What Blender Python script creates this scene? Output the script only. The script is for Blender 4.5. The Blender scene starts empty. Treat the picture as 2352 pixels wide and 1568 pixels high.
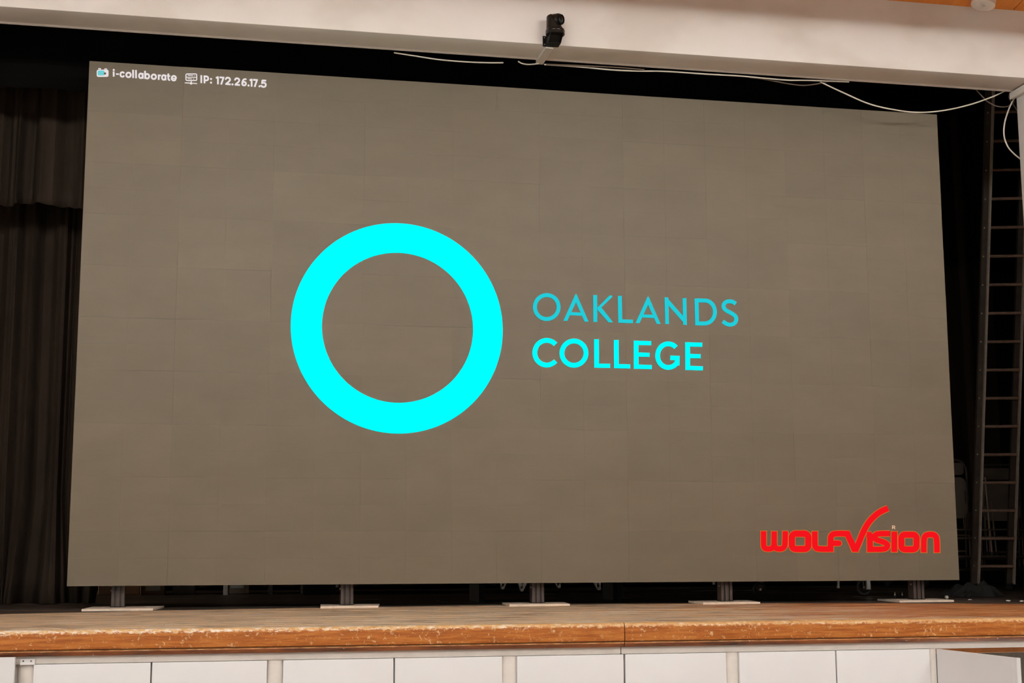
import bpy, bmesh, math, random
from mathutils import Vector, Matrix
random.seed(7)
scene = bpy.context.scene
C = scene.collection

# ------------------------------------------------------------------ camera
ZB = 1.30                         # height of the LED wall's lower edge above the hall floor
YAW, PITCH, ROLL, FPX = -0.200783, 0.1484675, 0.0027709, 3252.77
CAM = Vector((0.927459, -9.231867, 0.192802 + ZB))
RM = Matrix.Rotation(YAW, 3, 'Z') @ Matrix.Rotation(PITCH, 3, 'X') @ Matrix.Rotation(ROLL, 3, 'Y')
cam_data = bpy.data.cameras.new('camera')
cam = bpy.data.objects.new('camera', cam_data)
C.objects.link(cam)
right, fwd, up = RM.col[0], RM.col[1], RM.col[2]
m3 = Matrix((right, up, -fwd)).transposed()
cam.matrix_world = Matrix.Translation(CAM) @ m3.to_4x4()
cam_data.sensor_width = 36.0
cam_data.lens = FPX / 2352 * 36
cam_data.clip_start = 0.05
cam_data.clip_end = 200
scene.camera = cam

# ------------------------------------------------------------------ world, exposure
w = bpy.data.worlds.new('world'); scene.world = w; w.use_nodes = True
w.node_tree.nodes['Background'].inputs[0].default_value = (0.86, 0.95, 1.0, 1)
w.node_tree.nodes['Background'].inputs[1].default_value = 3.0
vs = scene.view_settings
vs.view_transform = 'Standard'; vs.look = 'None'; vs.gamma = 1; vs.exposure = 0.0
vs.use_curve_mapping = False
TUBE_STRENGTH = 180.0
TUBE_COLOR = (1.0, 0.99, 0.955)

# ------------------------------------------------------------------ pixel helpers
def ray(x, y):
    return RM @ Vector(((x - 1176) / FPX, 1.0, -(y - 784) / FPX))
def onY(x, y, Y):
    d = ray(x, y); return CAM + d * ((Y - CAM.y) / d.y)
def onZ(x, y, Z):
    d = ray(x, y); return CAM + d * ((Z - CAM.z) / d.z)
def onX(x, y, X):
    d = ray(x, y); return CAM + d * ((X - CAM.x) / d.x)

# ------------------------------------------------------------------ key measures
ST = ZB - 0.148                   # stage floor
YN = -2.38                        # front face of the stage nosing
YF, YK = -0.55, -0.288             # proscenium wall front / back
ZS = onY(1176, 97, YF).z                   # proscenium soffit
JX = onY(2335, 250, YK).x                        # right jamb inner face
ZC = onY(2250, 17.5, YF).z                   # hall ceiling at the proscenium wall
XL, XR = -4.6, 9.6                # hall side walls

# ------------------------------------------------------------------ materials
MATS = {}
def newmat(name):
    m = bpy.data.materials.new(name); m.use_nodes = True
    nt = m.node_tree; b = nt.nodes['Principled BSDF']
    MATS[name] = m
    return m, nt, b
def N(nt, t, **kw):
    n = nt.nodes.new(t)
    for k, v in kw.items(): setattr(n, k, v)
    return n
def pos(nt, scale=(1, 1, 1), coord='pos'):
    if coord == 'pos': src = N(nt, 'ShaderNodeNewGeometry').outputs['Position']
    else: src = N(nt, 'ShaderNodeTexCoord').outputs['Object']
    mp = N(nt, 'ShaderNodeMapping'); mp.inputs['Scale'].default_value = scale
    nt.links.new(src, mp.inputs['Vector'])
    return mp.outputs['Vector']
def noise(nt, vec, scale=5, detail=4, rough=0.6, dist=0.0):
    n = N(nt, 'ShaderNodeTexNoise')
    n.inputs['Scale'].default_value = scale; n.inputs['Detail'].default_value = detail
    n.inputs['Roughness'].default_value = rough; n.inputs['Distortion'].default_value = dist
    nt.links.new(vec, n.inputs['Vector'])
    return n.outputs['Fac']
def ramp(nt, fac, stops):
    r = N(nt, 'ShaderNodeValToRGB')
    el = r.color_ramp.elements
    while len(el) < len(stops): el.new(0.5)
    for e, (p, c) in zip(el, stops):
        e.position = p; e.color = (*c, 1) if len(c) == 3 else c
    nt.links.new(fac, r.inputs['Fac'])
    return r.outputs['Color']
def mix(nt, fac, a, b, mode='MIX'):
    n = N(nt, 'ShaderNodeMix', data_type='RGBA', blend_type=mode)
    for s, v in ((n.inputs['Factor'], fac), (n.inputs['A'], a), (n.inputs['B'], b)):
        if hasattr(v, 'links'): nt.links.new(v, s)
        elif isinstance(v, (int, float)): s.default_value = v
        else: s.default_value = (*v, 1)
    return n.outputs['Result']
def mathn(nt, op, a, b=None):
    n = N(nt, 'ShaderNodeMath', operation=op)
    for i, v in enumerate((a, b)):
        if v is None: continue
        if hasattr(v, 'links'): nt.links.new(v, n.inputs[i])
        else: n.inputs[i].default_value = v
    return n.outputs[0]
def bump(nt, b, fac, strength=0.2, dist=0.01):
    n = N(nt, 'ShaderNodeBump'); n.inputs['Strength'].default_value = strength
    n.inputs['Distance'].default_value = dist
    nt.links.new(fac, n.inputs['Height']); nt.links.new(n.outputs['Normal'], b.inputs['Normal'])

def plain(name, col, rough=0.6, metal=0.0, var=0.12, scale=8.0, spec=0.5):
    m, nt, b = newmat(name)
    f = noise(nt, pos(nt), scale, 4)
    lo = tuple(c * (1 - var) for c in col); hi = tuple(min(1, c * (1 + var)) for c in col)
    nt.links.new(ramp(nt, f, [(0.3, lo), (0.7, hi)]), b.inputs['Base Color'])
    b.inputs['Roughness'].default_value = rough; b.inputs['Metallic'].default_value = metal
    b.inputs['Specular IOR Level'].default_value = spec
    return m
def emit(name, col, s=1.0):
    m, nt, b = newmat(name)
    b.inputs['Base Color'].default_value = (0, 0, 0, 1)
    b.inputs['Specular IOR Level'].default_value = 0
    b.inputs['Emission Color'].default_value = (*col, 1)
    b.inputs['Emission Strength'].default_value = s
    return m

def mat_wall():
    m, nt, b = newmat('white_wall')
    f = noise(nt, pos(nt, (1.0, 1.0, 1.6)), 1.3, 3, 0.55)
    c = ramp(nt, f, [(0.36, (0.73, 0.675, 0.61)), (0.50, (0.81, 0.765, 0.71)), (0.7, (0.84, 0.80, 0.765))])
    nt.links.new(c, b.inputs['Base Color'])
    b.inputs['Roughness'].default_value = 0.75
    bump(nt, b, noise(nt, pos(nt), 60, 3), 0.08, 0.004)
mat_wall()
plain('white_paint', (0.80, 0.775, 0.77), 0.45, var=0.025, scale=2.5)
plain('cream_gloss', (0.82, 0.755, 0.695), 0.35, var=0.05, scale=14)
plain('trunking', (0.78, 0.72, 0.66), 0.4, var=0.03)
plain('cable_white', (0.72, 0.66, 0.56), 0.4, var=0.05)
plain('cable_tan', (0.15, 0.105, 0.075), 0.5, var=0.1)
plain('black_plastic', (0.006, 0.005, 0.0045), 0.5, var=0.15, spec=0.2)
plain('camera_shell', (0.014, 0.012, 0.010), 0.30, var=0.1, spec=0.3)
plain('lens_black', (0.006, 0.006, 0.006), 0.12, var=0.05)
plain('led_dot', (0.8, 0.75, 0.7), 0.3)
plain('bolt', (0.62, 0.55, 0.46), 0.3, 0.8)
plain('extrusion', (0.048, 0.030, 0.023), 0.5, 0.0, var=0.2, scale=30)
plain('plywood', (0.76, 0.62, 0.49), 0.6, var=0.12, scale=20)
plain('aluminium', (0.78, 0.66, 0.54), 0.34, 0.35, var=0.15, scale=18)
plain('aluminium_rung', (0.44, 0.27, 0.19), 0.40, 0.2, var=0.2, scale=25)
plain('dark_steel', (0.075, 0.058, 0.045), 0.4, 0.2)
plain('steel_tube', (0.30, 0.22, 0.17), 0.35, 0.3)
plain('grey_bracket', (0.72, 0.66, 0.58), 0.4, 0.1, var=0.25, scale=40)
plain('chair_plastic', (0.19, 0.15, 0.115), 0.45, var=0.1)
plain('stage_dark', (0.008, 0.007, 0.006), 0.9)
plain('void_paint', (0.004, 0.0035, 0.003), 0.95)
plain('joist', (0.42, 0.17, 0.05), 0.6, var=0.25, scale=10)
plain('clutter_brown', (0.06, 0.045, 0.03), 0.8, var=0.3, scale=12)
plain('cardboard', (0.34, 0.23, 0.16), 0.8, var=0.15)
plain('box_label', (0.82, 0.76, 0.68), 0.6)
plain('black_cloth', (0.010, 0.0085, 0.007), 0.85, var=0.3, scale=6)
plain('black_velvet', (0.0035, 0.003, 0.0026), 0.95, spec=0.05)  # near-black standing in for shade above the screen
plain('aluminium_dark', (0.075, 0.055, 0.042), 0.5, 0.1, var=0.2, scale=14)
plain('debris', (0.7, 0.66, 0.6), 0.6)
plain('hall_wall', (0.50, 0.475, 0.44), 0.8, var=0.04, scale=1)
plain('rubber', (0.018, 0.016, 0.014), 0.6)
plain('raft_white', (0.70, 0.64, 0.57), 0.7, var=0.03)
emit('tube_glow', TUBE_COLOR, TUBE_STRENGTH)
emit('bulkhead_glow', (1.0, 0.82, 0.62), 560.0)
emit('cyan_bright', (0.0, 1.0, 1.0), 1.15)
emit('cyan_soft', (0.016, 0.61, 0.70), 1.0)
emit('cyan_icon', (0.16, 0.62, 0.66), 1.0)
emit('white_glow', (0.80, 0.74, 0.74), 1.0)
emit('red_glow', (0.90, 0.007, 0.012), 1.0)
emit('orange_glow', (0.50, 0.17, 0.03), 1.0)
emit('peach_glow', (0.80, 0.52, 0.33), 1.0)

def mat_led():
    m, nt, b = newmat('led_panel')
    oi = N(nt, 'ShaderNodeObjectInfo').outputs['Random']
    v = pos(nt)
    f = noise(nt, pos(nt, (1, 1, 2.2)), 1.7, 4, 0.6)
    base = ramp(nt, f, [(0.3, (0.142, 0.111, 0.072)), (0.7, (0.160, 0.126, 0.083))])
    tone = ramp(nt, oi, [(0.0, (0.955, 0.955, 0.96)), (1.0, (1.03, 1.03, 1.02))])
    c = mix(nt, 1.0, base, tone, 'MULTIPLY')
    # faint horizontal scuffs along the module rows
    s = noise(nt, pos(nt, (1.2, 1, 26)), 2.2, 5, 0.7)
    sc = ramp(nt, s, [(0.60, (1, 1, 1)), (0.74, (0.90, 0.90, 0.90))])
    c = mix(nt, 1.0, c, sc, 'MULTIPLY')
    nt.links.new(c, b.inputs['Base Color'])
    b.inputs['Roughness'].default_value = 0.50
    b.inputs['Specular IOR Level'].default_value = 0.42
mat_led()

def mat_varnish():
    m, nt, b = newmat('worn_varnish')
    geo = N(nt, 'ShaderNodeNewGeometry').outputs['Position']
    sep = N(nt, 'ShaderNodeSeparateXYZ'); nt.links.new(geo, sep.inputs[0])
    grain = noise(nt, pos(nt, (2.0, 6, 26)), 3.2, 6, 0.7)
    base = ramp(nt, grain, [(0.38, (0.30, 0.075, 0.004)), (0.50, (0.40, 0.112, 0.009)), (0.62, (0.50, 0.170, 0.026))])
    # flaking chips
    ch = noise(nt, pos(nt, (1.5, 1.6, 1.5)), 30, 5, 0.72, 0.45)
    chip = ramp(nt, ch, [(0.585, (0, 0, 0)), (0.625, (1, 1, 1))])
    big = ramp(nt, noise(nt, pos(nt), 2.3, 2), [(0.36, (0.25, 0.25, 0.25)), (0.55, (1, 1, 1))])
    chipm = mix(nt, 1.0, chip, big, 'MULTIPLY')
    c = mix(nt, chipm, base, (0.66, 0.41, 0.22))
    # edge wear: the varnish is rubbed off the arris
    e = mathn(nt, 'SUBTRACT', sep.outputs['Z'], ST - 0.030)
    e = mathn(nt, 'MULTIPLY', e, 34.0)
    en = noise(nt, pos(nt, (1.6, 2, 3)), 20, 6, 0.78)
    e = mathn(nt, 'ADD', e, mathn(nt, 'MULTIPLY', mathn(nt, 'SUBTRACT', en, 0.5), 2.6))
    ew = ramp(nt, e, [(0.42, (0, 0, 0)), (0.60, (1, 1, 1))])
    wn_ = mathn(nt, 'SUBTRACT', noise(nt, pos(nt, (2, 4, 5)), 12, 5, 0.75), mathn(nt, 'MULTIPLY', sep.outputs['X'], 0.03))
    worn = ramp(nt, wn_, [(0.34, (0.60, 0.31, 0.11)), (0.47, (0.68, 0.43, 0.20)), (0.54, (0.78, 0.66, 0.53))])
    c = mix(nt, ew, c, worn)
    dk = ramp(nt, noise(nt, pos(nt, (1, 1, 2.5)), 5, 4), [(0.68, (0, 0, 0)), (0.80, (0.6, 0.6, 0.6))])
    c = mix(nt, dk, c, (0.13, 0.075, 0.04))
    nt.links.new(c, b.inputs['Base Color'])
    b.inputs['Roughness'].default_value = 0.42
    bump(nt, b, ch, 0.12, 0.004)
mat_varnish()

def mat_moulding():
    m, nt, b = newmat('worn_moulding')
    g = noise(nt, pos(nt, (1.3, 4, 9)), 3.0, 6, 0.7)
    base = ramp(nt, g, [(0.30, (0.050, 0.026, 0.015)), (0.44, (0.20, 0.055, 0.012)), (0.62, (0.38, 0.11, 0.022)), (0.80, (0.48, 0.18, 0.05))])
    ch = noise(nt, pos(nt, (1, 1, 2)), 18, 4, 0.7)
    c = mix(nt, ramp(nt, ch, [(0.66, (0, 0, 0)), (0.70, (1, 1, 1))]), base, (0.70, 0.58, 0.45))
    geo = N(nt, 'ShaderNodeNewGeometry').outputs['Position']
    sep = N(nt, 'ShaderNodeSeparateXYZ'); nt.links.new(geo, sep.inputs[0])
    e = mathn(nt, 'MULTIPLY', mathn(nt, 'SUBTRACT', sep.outputs['Z'], ST - .0985), 120.0)
    e = mathn(nt, 'ADD', e, mathn(nt, 'MULTIPLY', mathn(nt, 'SUBTRACT', noise(nt, pos(nt), 16, 4), 0.5), 1.6))
    c = mix(nt, ramp(nt, e, [(0.3, (0, 0, 0)), (0.7, (1, 1, 1))]), c, (0.66, 0.37, 0.15))
    nt.links.new(c, b.inputs['Base Color']); b.inputs['Roughness'].default_value = 0.45
mat_moulding()

def mat_planks():
    m, nt, b = newmat('worn_floorboards')
    oi = N(nt, 'ShaderNodeObjectInfo').outputs['Random']
    geo = N(nt, 'ShaderNodeNewGeometry').outputs['Position']
    sep = N(nt, 'ShaderNodeSeparateXYZ'); nt.links.new(geo, sep.inputs[0])
    g = noise(nt, pos(nt, (1.0, 2.4, 1)), 3.0, 8, 0.78)
    tan = ramp(nt, g, [(0.37, (0.26, 0.15, 0.085)), (0.43, (0.48, 0.32, 0.20)), (0.48, (0.56, 0.43, 0.31)), (0.53, (0.80, 0.50, 0.24)), (0.57, (0.60, 0.45, 0.33)), (0.65, (0.85, 0.72, 0.60))])
    org = ramp(nt, g, [(0.40, (0.34, 0.085, 0.010)), (0.50, (0.50, 0.16, 0.028)), (0.60, (0.62, 0.30, 0.10))])
    # varnish survives towards the right-hand end of the apron
    k = mathn(nt, 'MULTIPLY', mathn(nt, 'SUBTRACT', sep.outputs['X'], 3.1), 0.42)
    k = mathn(nt, 'ADD', k, mathn(nt, 'MULTIPLY', mathn(nt, 'SUBTRACT', noise(nt, pos(nt, (0.5, 1.6, 1)), 1.7, 5, 0.7), 0.5), 2.4))
    k = mathn(nt, 'ADD', k, mathn(nt, 'MULTIPLY', mathn(nt, 'SUBTRACT', oi, 0.5), 0.5))
    km = ramp(nt, k, [(0.15, (0, 0, 0)), (0.75, (0.9, 0.9, 0.9))])
    c = mix(nt, km, tan, org)
    sc = noise(nt, pos(nt, (1.0, 3.2, 1)), 5, 6, 0.78, 0.6)
    c = mix(nt, ramp(nt, sc, [(0.58, (0, 0, 0)), (0.64, (0.8, 0.8, 0.8))]), c, (0.74, 0.66, 0.59))
    # the rear half of the stage is painted black, with a rough brushed edge
    bd = mathn(nt, 'ADD', sep.outputs['Y'], mathn(nt, 'MULTIPLY', noise(nt, pos(nt, (1.2, 2, 1)), 2.5, 4), 0.35))
    dark = ramp(nt, g, [(0.40, (0.050, 0.034, 0.025)), (0.60, (0.095, 0.066, 0.049))])
    xq = mathn(nt, 'SUBTRACT', sep.outputs['X'], 2.9)
    bd = mathn(nt, 'ADD', bd, mathn(nt, 'MULTIPLY', mathn(nt, 'MULTIPLY', xq, xq), 0.07))
    bm = ramp(nt, bd, [(0.36, (0, 0, 0)), (0.44, (1, 1, 1))])
    c = mix(nt, bm, c, dark)
    nt.links.new(c, b.inputs['Base Color']); b.inputs['Roughness'].default_value = 0.42
mat_planks()

def mat_ceiling():
    m, nt, b = newmat('orange_ply')
    g = noise(nt, pos(nt, (5, 0.8, 1)), 3.0, 5, 0.65)
    c = ramp(nt, g, [(0.3, (0.72, 0.225, 0.022)), (0.6, (0.84, 0.29, 0.035)), (0.8, (0.88, 0.36, 0.07))])
    nt.links.new(c, b.inputs['Base Color']); b.inputs['Roughness'].default_value = 0.5
mat_ceiling()
def mat_hallfloor():
    m, nt, b = newmat('hall_parquet')
    g = noise(nt, pos(nt, (1, 8, 1)), 3.0, 5, 0.65)
    c = ramp(nt, g, [(0.3, (0.26, 0.20, 0.15)), (0.7, (0.36, 0.29, 0.23))])
    nt.links.new(c, b.inputs['Base Color']); b.inputs['Roughness'].default_value = 0.4
mat_hallfloor()
def mat_curtain():
    m, nt, b = newmat('black_drape')
    g = noise(nt, pos(nt, (1, 1, 0.4)), 2.2, 5, 0.7)
    c = ramp(nt, g, [(0.3, (0.030, 0.022, 0.016)), (0.7, (0.055, 0.038, 0.027))])
    nt.links.new(c, b.inputs['Base Color']); b.inputs['Roughness'].default_value = 0.9
    b.inputs['Specular IOR Level'].default_value = 0.1
    b.inputs['Sheen Weight'].default_value = 0.0
    bump(nt, b, noise(nt, pos(nt, (1, 1, 0.6)), 22, 4), 0.25, 0.01)
mat_curtain()

# ------------------------------------------------------------------ mesh builder
def wloc(o):
    v = Vector(o.location)
    while o.parent is not None:
        o = o.parent; v += Vector(o.location)
    return v
class MB:
    def __init__(self): self.v = []; self.f = []
    def add(self, vs, fs):
        o = len(self.v); self.v += [tuple(x) for x in vs]; self.f += [tuple(i + o for i in f) for f in fs]; return self
    def box(self, x0, x1, y0, y1, z0, z1, bev=0.0):
        if bev <= 0:
            vs = [(x, y, z) for z in (z0, z1) for y in (y0, y1) for x in (x0, x1)]
            return self.add(vs, [(0, 2, 3, 1), (4, 5, 7, 6), (0, 1, 5, 4), (2, 6, 7, 3), (0, 4, 6, 2), (1, 3, 7, 5)])
        bm = bmesh.new(); bmesh.ops.create_cube(bm, size=1)
        for v in bm.verts:
            v.co = Vector(((x0 + x1) / 2 + v.co.x * (x1 - x0), (y0 + y1) / 2 + v.co.y * (y1 - y0), (z0 + z1) / 2 + v.co.z * (z1 - z0)))
        bmesh.ops.bevel(bm, geom=list(bm.edges), offset=bev, segments=2, affect='EDGES', profile=0.6)
        bm.verts.index_update()
        self.add([v.co[:] for v in bm.verts], [[v.index for v in f.verts] for f in bm.faces]); bm.free(); return self
    def obox(self, mat, sx, sy, sz):
        vs = [mat @ Vector((x * sx / 2, y * sy / 2, z * sz / 2)) for z in (-1, 1) for y in (-1, 1) for x in (-1, 1)]
        return self.add(vs, [(0, 2, 3, 1), (4, 5, 7, 6), (0, 1, 5, 4), (2, 6, 7, 3), (0, 4, 6, 2), (1, 3, 7, 5)])
    def bar(self, a, b, w, d, ref=(0, 0, 1)):
        a, b = Vector(a), Vector(b); u = (b - a); L = u.length; u.normalize()
        r = Vector(ref); s = u.cross(r)
        if s.length < 1e-4: s = u.cross(Vector((1, 0, 0)))
        s.normalize(); t = s.cross(u)
        M = Matrix((s, t, u)).transposed().to_4x4(); M.translation = (a + b) / 2
        return self.obox(M, w, d, L)
    def tube(self, pts, r, n=10, closed=False, caps=True):
        pts = [Vector(p) for p in pts]; m = len(pts); vs = []; fs = []
        rs = r if isinstance(r, (list, tuple)) else [r] * m
        prev = None
        for i, p in enumerate(pts):
            if closed: t = pts[(i + 1) % m] - pts[i - 1]
            else: t = pts[min(i + 1, m - 1)] - pts[max(i - 1, 0)]
            t.normalize()
            if prev is None:
                s = t.cross(Vector((0, 0, 1)))
                if s.length < 1e-3: s = t.cross(Vector((1, 0, 0)))
            else: s = prev - t * prev.dot(t)
            s.normalize(); prev = s; q = t.cross(s)
            for k in range(n):
                a = 2 * math.pi * k / n; vs.append(p + (s * math.cos(a) + q * math.sin(a)) * rs[i])
        for i in range(m if closed else m - 1):
            j = (i + 1) % m
            for k in range(n):
                l = (k + 1) % n; fs.append((i * n + k, i * n + l, j * n + l, j * n + k))
        if caps and not closed:
            fs.append(tuple(range(n))[::-1]); fs.append(tuple((m - 1) * n + k for k in range(n)))
        return self.add(vs, fs)
    def cyl(self, a, b, r, n=16, r2=None): return self.tube([a, b], [r, r if r2 is None else r2], n)
    def lathe(self, prof, n=32, M=None):
        M = M or Matrix(); vs = []; fs = []
        for (r, z) in prof:
            for k in range(n):
                a = 2 * math.pi * k / n; vs.append(M @ Vector((r * math.cos(a), r * math.sin(a), z)))
        for i in range(len(prof) - 1):
            for k in range(n):
                l = (k + 1) % n; fs.append((i * n + k, i * n + l, (i + 1) * n + l, (i + 1) * n + k))
        fs.append(tuple(range(n))[::-1]); fs.append(tuple((len(prof) - 1) * n + k for k in range(n)))
        return self.add(vs, fs)
    def prism(self, poly, fn, d0, d1):
        """poly: 2D points, fn(u,v,d) -> point"""
        n = len(poly); vs = [fn(u, v, d0) for u, v in poly] + [fn(u, v, d1) for u, v in poly]
        fs = [tuple(range(n))[::-1], tuple(range(n, 2 * n))]
        for i in range(n):
            j = (i + 1) % n; fs.append((i, j, n + j, n + i))
        return self.add(vs, fs)
    def build(self, name, mat, parent=None, smooth=False, origin=None):
        me = bpy.data.meshes.new(name)
        vs = self.v
        if origin is not None: vs = [(x - origin[0], y - origin[1], z - origin[2]) for x, y, z in vs]
        me.from_pydata(vs, [], self.f)
        bm = bmesh.new(); bm.from_mesh(me); bmesh.ops.recalc_face_normals(bm, faces=bm.faces); bm.to_mesh(me); bm.free()
        me.materials.append(MATS[mat])
        if smooth:
            for p in me.polygons: p.use_smooth = True
            try: me.set_sharp_from_angle(angle=math.radians(40))
            except Exception: pass
        o = bpy.data.objects.new(name, me); C.objects.link(o)
        if origin is not None: o.location = origin
        if parent is not None:
            o.parent = parent; o.location = Vector(o.location) - wloc(parent)
        return o
def empty(name, loc=(0, 0, 0)):
    o = bpy.data.objects.new(name, None); C.objects.link(o); o.location = loc; o.empty_display_size = 0.1; return o
def tag(o, label=None, cat=None, group=None, kind=None):
    if label: o['label'] = label
    if cat: o['category'] = cat
    if group: o['group'] = group
    if kind: o['kind'] = kind
    return o
def struct(o, label=None, cat=None): return tag(o, label, cat, None, 'structure')
def link_copy(o, parent, loc):
    c = o.copy(); C.objects.link(c); c.parent = parent; c.location = loc; return c
def spline(pts, n=12):
    """Catmull-Rom through points"""
    P = [Vector(p) for p in pts]; P = [2 * P[0] - P[1]] + P + [2 * P[-1] - P[-2]]; out = []
    for i in range(1, len(P) - 2):
        for k in range(n):
            t = k / n; a, b, c, d = P[i - 1:i + 3]
            out.append(0.5 * ((2 * b) + (c - a) * t + (2 * a - 5 * b + 4 * c - d) * t * t + (3 * b - a - 3 * c + d) * t ** 3))
    out.append(P[-2]); return out

# =================================================================== THE SETTING
# hall shell -------------------------------------------------------
YB = -15.5
struct(MB().box(XL, XR, YB, -2.2, -0.1, 0).build('floor', 'hall_parquet'), 'wooden hall floor in front of the stage', 'floor')
ADDED_WIN = [(-13.2, -11.4), (-10.6, -8.8), (-8.0, -6.2), (-5.4, -3.6)]; WZ0, WZ1 = 1.1, 3.3  # windows added out of view to bring in light from the left
wl_ = struct(empty('wall_left', (XL, YF, 0)), 'cream hall wall left of the stage, with a row of windows', 'wall')
MB().box(XL - .2, XL, YB, YF, 0, WZ0).build('wall_section', 'hall_wall', wl_)
MB().box(XL - .2, XL, YB, YF, WZ1, 8).build('wall_section', 'hall_wall', wl_)
ed = [YB] + [e for p_ in ADDED_WIN for e in p_] + [YF]
for i in range(0, len(ed), 2): MB().box(XL - .2, XL, ed[i], ed[i + 1], WZ0, WZ1).build('wall_section', 'hall_wall', wl_)
for i, (a, b_) in enumerate(ADDED_WIN):
    wn = struct(empty('window_%d' % (i + 1), (XL - .1, a, WZ0)), 'white framed hall window, number %s from the rear wall' % ('one', 'two', 'three', 'four')[i], 'window')
    f = MB()
    for y0, y1, z0, z1 in ((a, a + .06, WZ0, WZ1), (b_ - .06, b_, WZ0, WZ1), (a, b_, WZ0, WZ0 + .06), (a, b_, WZ1 - .06, WZ1), ((a + b_) / 2 - .03, (a + b_) / 2 + .03, WZ0, WZ1)):
        f.box(XL - .13, XL - .07, y0, y1, z0, z1)
    f.build('window_frame', 'raft_white', wn)
    pd = bpy.data.lights.new('daylight_portal', 'AREA'); pd.shape = 'RECTANGLE'; pd.size = b_ - a; pd.size_y = WZ1 - WZ0
    pd.cycles.is_portal = True
    po = bpy.data.objects.new('daylight_portal', pd); C.objects.link(po); po.location = (XL - .21, (a + b_) / 2, (WZ0 + WZ1) / 2)
    po.matrix_world = Matrix.Translation(po.location) @ Matrix(((0, 0, -1, 0), (1, 0, 0, 0), (0, -1, 0, 0), (0, 0, 0, 1)))
struct(MB().box(XR, XR + .2, YB, YF, 0, 8).build('wall_right', 'hall_wall'), 'cream hall wall right of the stage', 'wall')
struct(MB().box(XL, XR, YB - .2, YB, 0, 8).build('wall_rear', 'hall_wall'), 'cream rear wall of the hall', 'wall')
# sloping timber ceiling, sheet by sheet
SL = 0.15
ceil = struct(empty('ceiling', (0, YF, ZC)), 'orange timber sheet ceiling above the white proscenium beam', 'ceiling')
seam = onY(2325.7, 18.4, YF).x
k0 = math.floor((XL - seam) / 1.22)
def cz(y): return ZC + (YF - y) * SL
x = seam + k0 * 1.22
while x < XR:
    xa, xb = max(x + .004, XL), min(x + 1.22 - .004, XR)
    y = YF
    while y > YB:
        yb = max(y - 2.44 + .006, YB)
        m = MB()
        vs = [(xa, y, cz(y)), (xb, y, cz(y)), (xb, yb, cz(yb)), (xa, yb, cz(yb))]
        m.add([(a, b_, c_) for a, b_, c_ in vs] + [(a, b_, c_ + .018) for a, b_, c_ in vs],
              [(0, 1, 2, 3), (7, 6, 5, 4), (0, 4, 5, 1), (1, 5, 6, 2), (2, 6, 7, 3), (3, 7, 4, 0)])
        m.build('ceiling_panel', 'orange_ply', ceil)
        y -= 2.44
    x += 1.22
m = MB(); m.add([(XL, YF, cz(YF) + .02), (XR, YF, cz(YF) + .02), (XR, YB, cz(YB) + .02), (XL, YB, cz(YB) + .02),
                 (XL, YF, cz(YF) + .1), (XR, YF, cz(YF) + .1), (XR, YB, cz(YB) + .1), (XL, YB, cz(YB) + .1)],
                [(0, 1, 2, 3), (7, 6, 5, 4), (0, 4, 5, 1), (1, 5, 6, 2), (2, 6, 7, 3), (3, 7, 4, 0)])
m.build('ceiling_backing', 'stage_dark', ceil)
# proscenium wall: header and jambs --------------------------------
JL = -0.95
wf = struct(empty('wall_front', (0, YF, 0)), 'white painted proscenium wall around the stage opening', 'wall')
MB().box(XL, XR, YF, YK, ZS, 7.4, 0.012).build('header', 'white_wall', wf, True)
MB().box(JX, XR, YF, YK, ST, ZS + .02, 0.012).build('jamb', 'white_wall', wf, True)
MB().box(XL, JL, YF, YK, ST, ZS + .02, 0.012).build('jamb', 'white_wall', wf, True)
MB().box(JL + .001, JX - .001, YK - .002, YK + .010, ZS - .010, ZS + .03, 0.003).build('edge_bead', 'trunking', wf)
# stage shell ------------------------------------------------------
YW = 5.2
sb = struct(MB().box(XL, XR, YW, YW + .2, ST - .1, 7.4).build('wall_back', 'void_paint'), 'black rear wall of the stage', 'wall')
struct(MB().box(XL - .2, XL, YK, YW, ST - .1, 7.4).build('wall_stage_left', 'void_paint'), 'black side wall of the stage, left wing', 'wall')
struct(MB().box(XR, XR + .2, YK, YW, ST - .1, 7.4).build('wall_stage_right', 'void_paint'), 'black side wall of the stage, right wing', 'wall')
struct(MB().box(XL - .2, XR + .2, YK, YW + .2, 7.4, 7.6).build('ceiling_stage', 'void_paint'), 'black ceiling over the stage', 'ceiling')
struct(MB().box(XL, XR, YK - .3, YW, ST - .2, ST - .022).build('trim_1', 'stage_dark'), 'dark subfloor under the stage boards', 'floor')
# stage floor: boards running along the front
sf = struct(empty('stage_floor', (0, 0, ST)), 'worn wooden stage floor, black paint towards the rear', 'floor')
y = YN + 0.062; row = 0
bw = 0.115
while y < YW:
    wdt = bw if y < 0.4 else 0.40
    xs = XL + random.uniform(-1.5, 0)
    while xs < XR:
        L = random.uniform(2.6, 3.8)
        a, b_ = max(xs, XL), min(xs + L, XR)
        if b_ - a > .05:
            MB().box(a + .0012, b_ - .0012, y + .0014, min(y + wdt, YW) - .0014, ST - .022, ST + random.uniform(-.0012, .0008)).build('floorboard', 'worn_floorboards', sf)
        xs += L
    y += wdt; row += 1
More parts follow.
